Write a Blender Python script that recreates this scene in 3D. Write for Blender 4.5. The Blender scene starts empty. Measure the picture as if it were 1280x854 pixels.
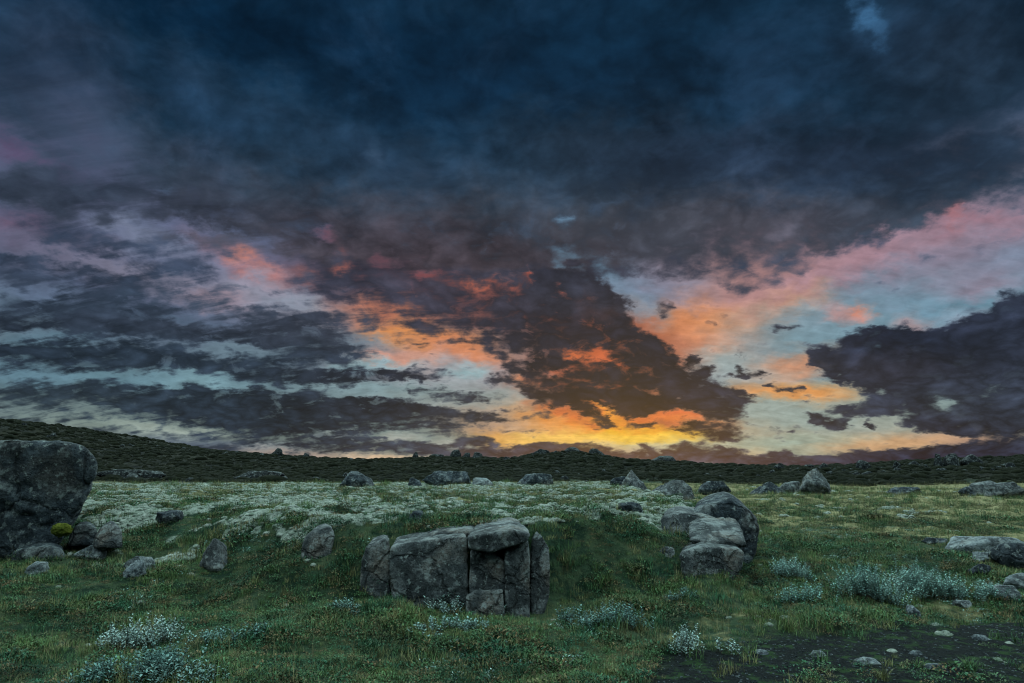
import bpy, bmesh, math, random
import numpy as np
from mathutils import Vector, Matrix
R = math.radians
scene = bpy.context.scene
col = scene.collection

# ------------------------------------------------------------------ camera
PITCH = math.atan(165/853)
cam_data = bpy.data.cameras.new('camera')
cam_data.sensor_width = 36.0
cam_data.lens = 36.0*853/1280
cam_data.clip_start = 0.1
cam_data.clip_end = 9000
cam = bpy.data.objects.new('camera', cam_data)
col.objects.link(cam)
EYE = 1.7
cam.location = (0, 0, EYE)
cam.rotation_euler = (math.pi/2+PITCH, 0, 0)
scene.camera = cam
scene.view_settings.view_transform = 'Standard'
scene.view_settings.look = 'None'
scene.view_settings.exposure = 0.25
scene.view_settings.gamma = 1.0
scene.cycles.max_bounces = 4
scene.cycles.diffuse_bounces = 2
scene.cycles.use_denoising = True
scene.cycles.denoising_prefilter = 'ACCURATE'
scene.cycles.pixel_filter_type = 'BLACKMAN_HARRIS'
scene.cycles.filter_width = 1.1

# ------------------------------------------------------------------ fill: wide overhead lamp added to brighten the ground as dusk sky light
SUN_AZ, SUN_EL = 9.5, 3.0          # degrees right of the view axis, above the horizon
sky_fill_data = bpy.data.lights.new('sky_fill', 'SUN')
sky_fill_data.energy = SKY_FILL_ENERGY = 5.0
sky_fill_data.angle = R(140)
sky_fill_data.color = (0.70, 0.97, 1.0)
sky_fill = bpy.data.objects.new('sky_fill', sky_fill_data)
col.objects.link(sky_fill)
_d = Vector((math.sin(R(-15))*math.cos(R(78)), math.cos(R(-15))*math.cos(R(78)), math.sin(R(78))))
sky_fill.rotation_euler = (-_d).to_track_quat('-Z', 'Y').to_euler()

# ------------------------------------------------------------------ sky
# Sky features, each (kind, azimuth, elevation, half axis 1, half axis 2, value, strength, softness) in degrees.
# S: colour of the clear sky and the high thin cloud, D: amount of low dark cloud, C: colour of that dark cloud
SKY_FEATURES = [
    ('S',0.0,30.74,(61.996,0.0),(0.0,-10.099),(44,74,108),1,0.5),
    ('S',-31.13,17.37,(16.698,-3.685),(-1.455,-6.771),(98,108,142),1,0.7),
    ('S',28.41,17.22,(17.947,1.353),(0.556,-5.591),(130,122,144),1,0.7),
    ('S',20.73,16.37,(8.501,0.957),(0.379,-2.799),(156,128,142),0.9,0.7),
    ('S',29.93,16.11,(7.813,1.377),(0.257,-1.499),(168,128,142),0.8,0.8),
    ('S',36.11,17.22,(3.264,-0.337),(-0.028,-0.653),(176,118,132),0.8,0.9),
    ('S',34.76,18.05,(0.479,-0.098),(-0.088,-0.762),(205,112,112),0.8,0.8),
    ('S',32.85,14.21,(3.932,0.582),(0.207,-1.691),(140,135,160),0.8,0.8),
    ('S',31.08,11.85,(10.134,-1.221),(-0.232,-2.302),(108,150,172),1,0.7),
    ('S',37.35,14.02,(2.624,0.648),(0.2,-1.163),(118,150,180),0.8,0.8),
    ('S',35.59,12.77,(2.317,0.126),(0.026,-0.771),(150,135,155),0.8,0.8),
    ('S',16.15,13.57,(6.898,1.263),(0.505,-2.666),(205,140,125),0.9,0.8),
    ('S',17.27,10.92,(6.053,1.638),(0.632,-2.485),(226,152,116),0.95,0.8),
    ('S',15.46,12.64,(4.747,0.731),(0.24,-1.537),(240,150,92),0.95,0.8),
    ('S',22.62,13.18,(2.3,0.558),(0.193,-0.848),(238,150,98),0.8,0.8),
    ('S',19.97,14.24,(4.276,0.399),(0.155,-1.51),(180,135,140),0.7,0.8),
    ('S',23.87,10.46,(5.156,-0.407),(-0.169,-2.15),(112,150,165),0.85,0.8),
    ('S',25.69,11.84,(3.371,-0.006),(-0.004,-1.216),(125,155,172),0.8,0.8),
    ('S',27.81,11.93,(0.44,-0.232),(-0.259,-0.593),(235,140,110),1,0.7),
    ('S',26.54,11.94,(1.502,-0.774),(-0.214,-0.491),(205,145,140),0.8,0.8),
    ('S',31.16,10.1,(1.056,-0.866),(-0.422,-0.661),(190,150,150),0.8,0.8),
    ('S',34.56,9.89,(2.328,-0.271),(-0.097,-0.886),(150,165,185),0.9,0.8),
    ('S',17.16,8.86,(2.484,-0.117),(-0.051,-0.897),(150,180,185),0.8,0.8),
    ('S',22.23,7.97,(3.44,0.774),(0.171,-0.972),(222,145,105),0.9,0.8),
    ('S',22.96,6.07,(4.001,-0.178),(-0.055,-0.737),(252,158,72),1,0.7),
    ('S',19.73,6.02,(2.388,-0.089),(-0.037,-0.565),(245,150,80),0.9,0.7),
    ('S',24.52,4.3,(6.654,-0.226),(-0.135,-1.688),(150,172,165),1,0.8),
    ('S',26.16,4.24,(3.137,-0.735),(-0.258,-1.048),(205,165,130),0.7,0.8),
    ('S',20.5,4.12,(3.523,-0.094),(-0.075,-1.117),(165,178,165),0.9,0.8),
    ('S',23.84,2.81,(3.879,-0.305),(-0.068,-0.541),(205,168,128),0.8,0.8),
    ('S',29.14,2.4,(5.608,0.201),(-0.033,-0.688),(215,165,118),0.95,0.8),
    ('S',33.54,2.56,(2.778,-0.082),(-0.041,-0.384),(200,160,140),0.9,0.8),
    ('S',22.1,2.18,(3.994,-0.061),(-0.053,-0.729),(150,175,158),0.8,0.8),
    ('S',17.99,2.11,(3.005,-0.036),(-0.03,-0.499),(240,180,120),0.8,0.8),
    ('S',15.57,2.52,(3.703,-0.045),(-0.033,-0.633),(165,182,160),0.9,0.8),
    ('S',34.85,1.98,(2.687,-0.065),(-0.036,-0.323),(165,130,130),0.8,0.8),
    ('S',7.97,3.89,(9.164,-0.086),(-0.045,-1.703),(235,140,62),0.8,0.9),
    ('S',3.99,3.06,(5.633,-0.021),(-0.011,-0.855),(250,185,80),1,0.7),
    ('S',3.33,2.87,(3.318,-0.01),(-0.006,-0.526),(255,205,110),0.9,0.8),
    ('S',10.55,3.28,(4.832,-0.051),(-0.018,-0.519),(255,196,50),1,0.7),
    ('S',8.59,2.65,(5.203,-0.036),(-0.011,-0.39),(225,215,165),0.9,0.8),
    ('S',12.44,2.55,(3.806,-0.037),(-0.019,-0.449),(190,195,165),0.9,0.8),
    ('S',0.0,4.06,(3.342,0.0),(0.0,-1.324),(220,150,100),0.7,0.9),
    ('S',-0.67,3.07,(1.665,0.001),(0.001,-0.593),(235,160,80),0.8,0.8),
    ('S',1.34,5.72,(2.644,-0.469),(-0.419,-2.294),(180,165,150),0.8,0.8),
    ('S',0.54,7.39,(1.352,-0.002),(-0.003,-1.472),(165,180,178),0.8,0.8),
    ('S',5.45,10.7,(7.808,-2.21),(-1.404,-4.819),(165,82,58),1,0.6),
    ('S',6.74,8.01,(5.896,-1.135),(-0.654,-3.266),(205,100,55),0.8,0.8),
    ('S',-2.77,14.42,(8.892,-1.104),(-0.359,-2.652),(150,84,78),0.9,0.7),
    ('S',-11.69,16.12,(7.317,-0.597),(-0.201,-1.954),(112,78,90),0.8,0.7),
    ('S',-5.43,9.36,(8.086,0.123),(0.049,-2.672),(170,160,165),0.95,0.8),
    ('S',-8.13,9.98,(3.956,0.652),(0.155,-0.918),(215,150,125),0.9,0.8),
    ('S',-11.42,9.42,(2.578,0.451),(0.081,-0.454),(215,150,130),0.8,0.8),
    ('S',-9.17,11.28,(2.922,-0.316),(-0.073,-0.66),(240,150,90),0.9,0.9),
    ('S',-5.46,11.03,(4.02,-0.625),(-0.127,-0.793),(225,135,90),0.8,0.9),
    ('S',-2.72,9.73,(2.682,-0.445),(-0.112,-0.661),(220,140,110),0.8,0.8),
    ('S',-4.06,8.38,(2.025,0.021),(0.007,-0.535),(150,185,192),1,0.7),
    ('S',-11.4,8.69,(3.264,0.098),(0.017,-0.46),(150,180,190),1,0.7),
    ('S',-13.33,8.37,(1.671,0.057),(0.023,-0.522),(140,180,190),0.9,0.8),
    ('S',-9.36,6.64,(9.184,-0.309),(-0.014,-0.659),(128,158,165),0.95,0.8),
    ('S',-2.69,6.05,(6.04,0.03),(0.008,-0.932),(155,165,160),0.8,0.8),
    ('S',-2.68,4.72,(4.01,0.015),(0.008,-0.928),(170,150,135),0.7,0.8),
    ('S',-12.2,12.48,(4.601,-0.191),(-0.036,-0.787),(205,130,105),0.8,0.9),
    ('S',-11.58,13.5,(2.651,0.123),(0.026,-0.657),(200,120,95),0.8,0.8),
    ('S',-17.4,13.16,(3.78,0.061),(0.007,-1.026),(160,165,180),0.9,0.8),
    ('S',-19.95,14.05,(3.07,-0.014),(-0.016,-0.885),(130,160,180),0.9,0.8),
    ('S',-22.54,16.18,(3.293,-1.382),(-0.334,-0.804),(180,130,140),0.9,0.8),
    ('S',-22.57,16.48,(1.099,-0.458),(-0.167,-0.402),(228,140,122),0.9,0.9),
    ('S',-19.74,15.52,(1.427,-0.387),(-0.137,-0.488),(200,130,125),0.8,0.9),
    ('S',-20.6,14.49,(3.022,-0.38),(-0.101,-0.749),(155,150,170),0.8,0.8),
    ('S',-25.87,13.96,(7.234,-1.228),(-0.21,-1.318),(150,145,165),0.8,0.8),
    ('S',-24.09,13.23,(2.307,-0.199),(-0.052,-0.613),(185,150,160),0.7,0.8),
    ('S',-29.49,17.06,(4.063,-1.343),(-0.417,-1.344),(120,130,165),0.8,0.8),
    ('S',-31.21,18.22,(2.393,-1.011),(-0.373,-0.966),(118,134,168),0.8,0.8),
    ('S',-28.36,16.64,(3.744,-0.731),(-0.115,-0.582),(140,148,175),0.7,0.8),
    ('S',-37.1,21.4,(3.93,-1.26),(-0.283,-0.926),(92,76,108),0.9,0.8),
    ('S',-37.41,16.46,(2.23,0.463),(0.091,-0.742),(112,92,118),0.9,0.8),
    ('S',-35.89,15.38,(3.72,0.302),(0.037,-0.876),(100,96,120),0.8,0.8),
    ('S',-31.34,14.43,(4.611,-0.05),(-0.013,-0.577),(120,118,140),0.8,0.8),
    ('S',-35.05,12.18,(2.787,0.403),(0.05,-0.44),(100,120,150),0.8,0.8),
    ('S',-32.02,11.16,(7.965,0.46),(0.026,-0.458),(84,108,132),0.8,0.8),
    ('S',-34.72,9.15,(3.7,0.402),(0.055,-0.497),(96,130,150),0.9,0.8),
    ('S',-30.08,6.87,(9.168,0.08),(0.047,-0.927),(104,142,158),1,0.8),
    ('S',-24.44,6.86,(2.811,-0.008),(0.017,-0.548),(122,162,175),1,0.8),
    ('S',-35.8,6.55,(2.674,0.219),(0.134,-1.193),(100,138,158),0.8,0.8),
    ('S',-22.04,9.35,(3.526,-0.098),(-0.006,-0.561),(110,140,155),0.8,0.8),
    ('S',-17.23,10.15,(5.609,0.301),(0.044,-0.77),(105,125,140),0.8,0.8),
    ('S',-34.18,4.19,(4.592,0.227),(0.095,-0.877),(112,135,140),0.9,0.8),
    ('S',-30.74,3.38,(4.966,-0.323),(0.018,-0.793),(135,155,148),0.95,0.8),
    ('S',-26.07,3.17,(3.244,-0.285),(-0.005,-0.473),(165,182,172),1,0.7),
    ('S',-32.6,2.59,(2.837,0.082),(0.057,-0.554),(118,130,128),0.8,0.8),
    ('S',-23.79,2.21,(7.255,-0.286),(0.014,-0.48),(82,98,120),0.9,0.8),
    ('S',-14.36,3.1,(1.877,0.026),(0.018,-0.383),(170,185,185),1,0.7),
    ('S',-9.25,2.97,(1.687,0.014),(0.01,-0.325),(180,185,175),0.9,0.7),
    ('S',-5.31,2.53,(1.715,0.007),(0.005,-0.262),(185,190,180),0.9,0.7),
    ('S',-19.19,2.22,(2.371,0.032),(0.024,-0.372),(150,165,170),0.8,0.8),
    ('S',-13.65,1.33,(6.885,-0.326),(-0.003,-0.507),(190,170,150),1,0.8),
    ('S',-9.84,1.28,(5.784,0.022),(0.013,-0.386),(215,185,150),1,0.7),
    ('S',-17.96,1.67,(3.007,-0.135),(0.003,-0.373),(170,150,140),0.8,0.8),
    ('S',-1.33,1.56,(3.975,0.003),(0.002,-0.523),(95,88,100),0.8,0.8),
    ('S',20.25,0.43,(5.215,-0.206),(-0.049,-0.487),(205,165,135),1,0.8),
    ('S',24.76,0.53,(2.724,-0.012),(-0.043,-0.531),(235,175,130),0.9,0.8),
    ('S',17.91,0.74,(2.395,-0.01),(-0.018,-0.31),(190,165,120),0.8,0.8),
    ('S',-12.45,25.93,(0.965,0.084),(0.029,-0.612),(66,98,128),1,0.9),
    ('S',-20.19,30.43,(1.433,0.23),(0.073,-0.897),(48,78,108),1,0.9),
    ('S',30.08,32.69,(0.64,-1.427),(-1.248,-0.294),(60,108,152),1,0.9),
    ('S',32.77,29.45,(0.662,-0.435),(-0.193,-0.343),(58,104,148),1,0.9),
    ('S',34.87,27.23,(0.498,-0.141),(-0.066,-0.509),(56,92,130),1,0.9),
    ('S',21.34,28.53,(0.637,-0.104),(-0.057,-0.683),(44,74,104),1,0.9),
    ('S',4.6,20.99,(1.126,-0.03),(-0.013,-0.779),(104,140,170),1,0.9),
    ('S',8.13,21.95,(2.091,-0.104),(-0.023,-0.769),(70,94,124),1,0.9),
    ('S',4.55,17.91,(1.254,-0.029),(-0.008,-0.528),(104,150,178),1,0.8),
    ('S',7.28,16.31,(2.69,-0.552),(-0.217,-1.034),(98,142,172),1,0.8),
    ('S',10.28,14.54,(2.278,-1.419),(-0.711,-1.111),(112,148,172),1,0.8),
    ('S',12.97,15.06,(3.957,-0.229),(-0.058,-1.302),(118,128,155),0.8,0.9),
    ('S',10.25,13.56,(1.862,-0.754),(-0.25,-0.61),(150,150,160),0.7,0.8),
    ('S',-27.97,21.31,(1.007,-0.002),(-0.025,-0.35),(82,112,148),1,0.9),
    ('D',0.0,34.23,(68.797,0.0),(0.0,-10.477),0.97,1,0.25),
    ('D',0.0,25.22,(39.28,0.0),(0.0,-6.935),0.97,1,0.45),
    ('D',-5.63,19.98,(14.603,-0.731),(-0.335,-4.559),0.93,1,0.5),
    ('D',11.21,21.01,(15.654,-0.258),(0.06,-3.841),0.86,1,0.5),
    ('D',24.07,20.27,(9.497,-0.028),(0.147,-2.716),0.93,1,0.5),
    ('D',29.24,20.03,(6.513,0.282),(0.226,-2.32),0.95,1,0.4),
    ('D',36.57,20.99,(4.214,-0.032),(0.114,-1.88),0.85,1,0.5),
    ('D',28.3,17.24,(1.42,-0.216),(-0.056,-0.585),0.85,1,0.6),
    ('D',13.12,18.3,(9.321,0.142),(0.086,-1.935),0.65,0.9,0.7),
    ('D',16.31,16.45,(4.509,0.033),(0.037,-1.153),0.6,0.8,0.7),
    ('D',20.36,15.46,(3.064,0.146),(0.06,-0.879),0.6,0.8,0.8),
    ('D',23.74,16.16,(1.138,-0.348),(-0.12,-0.471),0.7,0.8,0.8),
    ('D',22.08,18.09,(1.815,-0.217),(-0.056,-0.736),0.7,0.8,0.8),
    ('D',-35.81,18.71,(5.663,-0.133),(-0.09,-1.419),0.9,1,0.5),
    ('D',-29.31,20.71,(4.362,0.003),(-0.06,-0.925),0.9,1,0.5),
    ('D',-25.27,20.39,(6.961,-0.424),(-0.196,-1.672),0.93,1,0.5),
    ('D',-34.56,16.3,(2.892,0.068),(-0.006,-0.779),0.72,1,0.6),
    ('D',-35.88,19.25,(2.839,0.067),(-0.072,-2.178),0.85,0.7,0.6),
    ('D',-36.86,27.01,(2.639,2.615),(3.546,-4.316),0.75,0.8,0.8),
    ('D',-33.4,23.68,(2.707,-1.237),(-0.525,-1.119),0.45,0.7,0.8),
    ('D',-38.04,21.42,(1.739,-0.436),(-0.207,-0.825),0.15,0.8,0.8),
    ('D',-28.53,21.32,(1.663,0.003),(-0.032,-0.464),0.2,0.6,0.8),
    ('D',-30.8,14.22,(1.552,0.068),(0.011,-0.464),0.75,1,0.6),
    ('D',-28.77,15.21,(1.396,-0.127),(-0.04,-0.412),0.9,1,0.6),
    ('D',-25.99,15.28,(1.581,-0.099),(-0.047,-0.604),0.92,1,0.6),
    ('D',-35.24,13.83,(5.637,-0.01),(-0.004,-0.775),0.75,1,0.6),
    ('D',-31.72,13.1,(6.068,0.221),(0.015,-0.575),0.72,1,0.6),
    ('D',-26.37,13.17,(3.906,-0.162),(-0.02,-0.483),0.6,1,0.6),
    ('D',-34.96,11.35,(3.712,0.501),(0.055,-0.496),0.78,1,0.5),
    ('D',-32.11,12.01,(2.481,0.317),(0.071,-0.683),0.75,1,0.6),
    ('D',-28.98,11.8,(2.64,0.293),(0.067,-0.705),0.75,1,0.6),
    ('D',-36.21,10.08,(2.702,0.168),(0.027,-0.381),0.85,1,0.6),
    ('D',-28.33,10.5,(6.945,0.128),(0.022,-0.772),1.05,1,0.5),
    ('D',-20.34,10.72,(4.216,0.285),(0.051,-0.756),0.8,1,0.6),
    ('D',-17.3,11.43,(3.759,-0.109),(-0.018,-0.642),0.85,1,0.6),
    ('D',-16.28,10.0,(3.779,-0.149),(-0.028,-0.903),0.85,1,0.5),
    ('D',-16.1,12.6,(2.27,0.342),(0.054,-0.383),0.7,1,0.6),
    ('D',-19.2,11.94,(3.681,0.259),(0.024,-0.381),0.8,1,0.6),
    ('D',-19.58,13.0,(1.843,-0.022),(-0.006,-0.317),0.6,1,0.6),
    ('D',-35.56,8.39,(3.181,0.126),(0.034,-0.493),0.95,1,0.45),
    ('D',-28.67,8.45,(7.901,0.006),(0.023,-0.767),1.2,1,0.45),
    ('D',-20.15,7.89,(5.388,0.07),(0.017,-0.504),0.9,1,0.5),
    ('D',-11.37,7.91,(5.853,0.263),(0.033,-0.591),1.2,1,0.4),
    ('D',-16.44,7.22,(4.983,-0.086),(0.001,-0.385),0.8,1,0.6),
    ('D',-36.09,5.17,(2.64,0.173),(0.061,-0.538),0.6,1,0.8),
    ('D',-33.34,5.07,(3.305,-0.014),(0.034,-0.556),0.72,1,0.7),
    ('D',-27.86,5.36,(6.869,-0.199),(0.024,-0.883),1.1,1,0.5),
    ('D',-19.99,5.38,(8.914,-0.68),(-0.038,-1.123),1.15,1,0.45),
    ('D',-11.27,5.29,(7.101,-0.371),(-0.023,-0.717),1.15,1,0.45),
    ('D',-21.66,4.08,(5.214,-0.433),(-0.024,-0.859),1.1,1,0.5),
    ('D',-14.41,4.26,(6.902,0.131),(0.046,-0.963),1.1,1,0.5),
    ('D',-6.72,6.81,(3.992,0.055),(0.007,-0.332),0.75,1,0.6),
    ('D',-4.37,6.24,(3.679,-0.161),(-0.013,-0.332),0.85,1,0.6),
    ('D',-2.68,4.65,(3.34,-0.103),(-0.012,-0.464),0.9,1,0.5),
    ('D',-7.97,4.02,(5.243,0.051),(0.012,-0.459),0.8,1,0.6),
    ('D',-15.58,2.64,(4.939,0.063),(0.026,-0.507),0.8,1,0.6),
    ('D',-7.92,2.26,(6.517,-0.191),(-0.004,-0.455),0.9,1,0.5),
    ('D',-2.99,2.8,(1.66,0.004),(0.004,-0.394),0.95,1,0.5),
    ('D',-13.68,2.03,(4.388,0.038),(0.012,-0.255),0.8,1,0.6),
    ('D',-27.06,2.27,(4.235,-0.16),(0.009,-0.234),0.55,1,0.7),
    ('D',-19.81,2.7,(2.953,-0.22),(-0.007,-0.37),0.7,1,0.6),
    ('D',-3.32,1.95,(5.29,0.01),(0.004,-0.327),0.8,1,0.6),
    ('D',-6.5,12.35,(3.393,0.081),(0.015,-0.667),0.4,1,0.8),
    ('D',-11.39,8.5,(1.174,0.035),(0.005,-0.131),0.6,1,0.7),
    ('D',-14.41,17.56,(4.267,-1.59),(-0.622,-1.506),0.85,1,0.5),
    ('D',-10.99,15.5,(6.694,-0.238),(-0.074,-1.442),0.93,1,0.5),
    ('D',-4.83,14.39,(10.216,-1.182),(-0.297,-2.318),0.86,1,0.5),
    ('D',-1.38,12.76,(6.649,-1.7),(-0.613,-2.271),0.8,1,0.5),
    ('D',3.48,16.08,(4.675,-1.28),(-0.449,-1.535),0.95,1,0.4),
    ('D',6.54,14.01,(3.499,-1.346),(-0.643,-1.609),1.2,1,0.35),
    ('D',6.82,11.34,(4.72,-1.819),(-0.859,-2.175),1.08,1,0.4),
    ('D',3.42,11.4,(4.778,-0.055),(-0.031,-2.682),0.95,1,0.5),
    ('D',5.4,8.03,(5.272,-0.995),(-0.514,-2.621),1.1,1,0.35),
    ('D',10.75,8.91,(2.923,-1.479),(-1.046,-2.062),1.2,1,0.35),
    ('D',13.25,6.55,(4.573,-1.384),(-0.618,-1.995),1.2,1,0.35),
    ('D',9.34,5.98,(7.156,-0.752),(-0.263,-2.225),1.12,1,0.4),
    ('D',15.73,5.51,(3.038,-0.639),(-0.338,-1.507),0.95,1,0.4),
    ('D',6.67,4.83,(3.891,-0.725),(-0.181,-0.908),1.0,1,0.5),
    ('D',16.23,3.39,(2.744,-0.296),(-0.079,-0.567),0.95,1,0.5),
    ('D',14.4,4.06,(3.764,-0.068),(-0.028,-0.577),0.9,1,0.6),
    ('D',2.36,7.05,(1.895,-0.695),(-0.424,-1.128),0.9,1,0.5),
    ('D',1.02,8.53,(1.469,-0.26),(-0.144,-0.792),0.85,1,0.5),
    ('D',2.02,6.72,(1.078,-0.004),(-0.002,-0.334),1,1,0.5),
    ('D',1.02,10.07,(0.818,-0.003),(-0.002,-0.671),0.3,0.7,0.8),
    ('D',-1.35,7.79,(0.88,0.003),(0.002,-0.402),1,1,0.5),
    ('D',-2.39,11.07,(1.653,-0.421),(-0.154,-0.585),0.75,1,0.6),
    ('D',19.12,5.85,(1.141,-0.367),(-0.097,-0.301),0.95,1,0.5),
    ('D',1.01,5.06,(2.012,-0.003),(-0.001,-0.332),0.5,1,0.7),
    ('D',1.67,3.73,(2.333,0.117),(0.009,-0.198),0.6,1,0.7),
    ('D',3.98,2.54,(3.309,-0.01),(-0.003,-0.197),0.9,1,0.5),
    ('D',10.83,2.24,(0.713,-0.27),(-0.121,-0.302),0.95,1,0.5),
    ('D',6.62,2.33,(2.623,-0.012),(-0.004,-0.163),0.7,1,0.6),
    ('D',5.29,1.82,(7.222,-0.271),(-0.024,-0.456),1.15,1,0.4),
    ('D',15.55,2.01,(3.063,-0.25),(-0.06,-0.504),0.95,1,0.4),
    ('D',11.77,1.66,(5.718,-0.034),(-0.015,-0.384),0.95,1,0.5),
    ('D',20.3,1.22,(6.988,-0.055),(-0.029,-0.428),1.2,1,0.4),
    ('D',21.21,1.76,(1.041,0.045),(-0.004,-0.183),0.95,1,0.5),
    ('D',25.91,1.29,(3.766,0.174),(-0.019,-0.528),1.15,1,0.4),
    ('D',29.56,1.47,(2.007,-0.029),(-0.049,-0.512),0.97,1,0.4),
    ('D',32.94,1.31,(6.108,0.407),(-0.037,-0.821),1.2,1,0.4),
    ('D',17.61,0.87,(2.404,-0.012),(-0.011,-0.186),0.5,1,0.7),
    ('D',25.42,8.63,(1.846,-0.418),(-0.178,-0.832),1.22,1,0.35),
    ('D',26.64,9.93,(0.875,-0.075),(-0.047,-0.54),0.6,1,0.7),
    ('D',29.22,8.7,(3.116,-0.26),(-0.132,-1.405),1.22,1,0.35),
    ('D',28.79,9.74,(1.157,-0.106),(-0.049,-0.53),0.95,1,0.5),
    ('D',31.27,8.64,(2.492,-0.225),(-0.115,-1.147),1.22,1,0.35),
    ('D',34.16,8.36,(5.172,-0.074),(-0.093,-1.894),1.22,1,0.35),
    ('D',37.42,10.85,(1.495,0.109),(0.029,-1.181),1.22,1,0.4),
    ('D',37.0,9.16,(2.186,-0.259),(-0.188,-1.61),1.15,1,0.5),
    ('D',27.49,7.16,(2.58,-0.684),(-0.231,-0.926),1.22,1,0.4),
    ('D',31.09,6.92,(4.357,-1.036),(-0.376,-1.686),1.22,1,0.35),
    ('D',32.81,4.53,(3.164,-0.977),(-0.435,-1.514),1.22,1,0.35),
    ('D',36.06,4.9,(3.519,-0.218),(-0.304,-2.686),1.1,1,0.4),
    ('D',31.49,3.47,(1.894,-0.385),(-0.124,-0.555),0.95,1,0.5),
    ('D',32.46,4.89,(0.716,-0.272),(-0.144,-0.428),0.35,0.8,0.8),
    ('D',35.24,5.5,(1.298,-0.373),(-0.138,-0.531),0.55,0.6,0.8),
    ('D',25.95,5.03,(2.983,-0.184),(-0.018,-0.179),0.95,1,0.5),
    ('D',27.53,4.66,(3.167,-0.134),(-0.037,-0.412),0.8,1,0.6),
    ('D',28.87,5.02,(1.495,-0.376),(-0.128,-0.512),0.8,1,0.6),
    ('D',24.5,4.06,(1.263,-0.391),(-0.108,-0.348),1.22,1,0.4),
    ('D',27.44,3.67,(0.429,-0.195),(-0.092,-0.218),0.9,1,0.6),
    ('D',22.06,3.21,(0.458,-0.01),(-0.013,-0.183),0.7,1,0.6),
    ('D',20.93,3.61,(0.35,-0.008),(-0.008,-0.123),0.6,1,0.6),
    ('D',14.77,9.03,(0.887,-0.084),(-0.026,-0.259),1,1,0.4),
    ('D',15.87,8.21,(0.474,-0.31),(-0.24,-0.382),1,1,0.4),
    ('D',18.34,7.91,(0.672,-0.03),(-0.031,-0.509),1,1,0.4),
    ('D',19.85,7.78,(0.78,-0.038),(-0.016,-0.252),0.95,1,0.4),
    ('D',19.26,9.08,(0.327,0.173),(0.242,-0.509),0.6,1,0.6),
    ('D',20.39,6.93,(0.535,-0.024),(-0.017,-0.251),0.9,1,0.5),
    ('D',22.11,6.36,(1.485,-0.235),(-0.042,-0.245),0.9,1,0.5),
    ('D',21.03,6.72,(0.458,-0.107),(-0.072,-0.305),0.95,1,0.5),
    ('D',22.3,11.33,(0.941,-0.074),(-0.023,-0.311),0.75,1,0.6),
    ('D',29.68,13.49,(0.21,-0.027),(-0.079,-0.816),0.35,1,0.8),
    ('D',34.93,11.08,(0.505,-0.642),(-0.345,-0.383),0.45,1,0.8),
    ('D',33.64,12.38,(2.415,-0.188),(-0.014,-0.225),0.4,1,0.8),
    ('D',36.42,15.84,(1.838,0.102),(0.026,-0.436),0.35,1,0.8),
    ('D',35.04,14.14,(0.487,-0.53),(-1.087,-1.378),0.3,1,0.8),
    ('D',12.22,12.81,(0.658,-0.031),(-0.008,-0.197),0.7,1,0.6),
    ('D',12.9,13.43,(0.919,-0.048),(-0.014,-0.327),0.6,1,0.6),
    ('D',-12.45,25.93,(1.103,0.096),(0.035,-0.734),0.45,1,0.9),
    ('D',-20.19,30.43,(1.631,-0.243),(-0.324,-1.012),0.45,1,0.9),
    ('D',30.08,32.69,(0.686,-1.528),(-0.832,-0.196),0.3,1,0.9),
    ('D',32.77,29.45,(0.662,-0.435),(-0.193,-0.343),0.4,1,0.9),
    ('D',34.87,27.23,(0.498,-0.141),(-0.066,-0.509),0.45,1,0.9),
    ('D',21.34,28.53,(0.637,-0.104),(-0.057,-0.683),0.55,1,0.9),
    ('D',4.6,20.99,(1.126,-0.03),(-0.012,-0.714),0.3,1,0.9),
    ('D',8.13,21.95,(1.813,-0.09),(-0.019,-0.641),0.55,1,0.9),
    ('D',4.55,17.91,(1.393,-0.032),(-0.007,-0.462),0.2,1,0.8),
    ('S',-14.41,17.44,(0.588,0.358),(0.964,-1.557),(150,84,82),0.7,1),
    ('D',-14.41,17.44,(0.452,0.275),(0.741,-1.198),0.4,0.7,1),
    ('S',-14.36,16.47,(0.846,-0.087),(-0.043,-0.334),(205,108,86),0.8,1),
    ('D',-14.36,16.47,(0.651,-0.067),(-0.033,-0.257),0.35,0.8,1),
    ('S',-17.24,15.74,(1.111,-0.309),(-0.118,-0.401),(180,104,94),0.7,1),
    ('D',-17.24,15.74,(0.855,-0.237),(-0.091,-0.308),0.4,0.7,1),
    ('S',-16.14,19.21,(1.136,-0.293),(-0.147,-0.479),(120,72,84),0.7,0.9),
    ('D',-16.14,19.21,(0.874,-0.226),(-0.113,-0.368),0.05,0.7,0.9),
    ('S',-11.39,17.11,(0.874,0.05),(0.033,-0.846),(125,70,80),0.6,0.9),
    ('D',-11.39,17.11,(0.672,0.038),(0.026,-0.651),0.05,0.6,0.9),
    ('S',-7.63,16.63,(1.234,-0.163),(-0.066,-0.425),(140,72,76),0.7,0.9),
    ('D',-7.63,16.63,(0.949,-0.126),(-0.051,-0.327),0.05,0.7,0.9),
    ('S',-4.86,16.05,(1.744,-0.408),(-0.131,-0.503),(150,80,74),0.8,1),
    ('D',-4.86,16.05,(1.341,-0.314),(-0.101,-0.387),0.4,0.8,1),
    ('S',-2.78,15.75,(1.217,0.329),(0.121,-0.417),(200,100,74),0.85,0.9),
    ('D',-2.78,15.75,(0.936,0.253),(0.093,-0.321),0.3,0.85,0.9),
    ('S',-1.6,16.5,(0.329,-0.144),(-0.303,-0.629),(190,92,72),0.8,0.9),
    ('D',-1.6,16.5,(0.253,-0.111),(-0.233,-0.484),0.05,0.8,0.9),
    ('S',0.0,15.57,(1.246,-0.211),(-0.094,-0.513),(190,92,74),0.85,0.9),
    ('D',0.0,15.57,(0.958,-0.162),(-0.072,-0.394),0.3,0.85,0.9),
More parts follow.
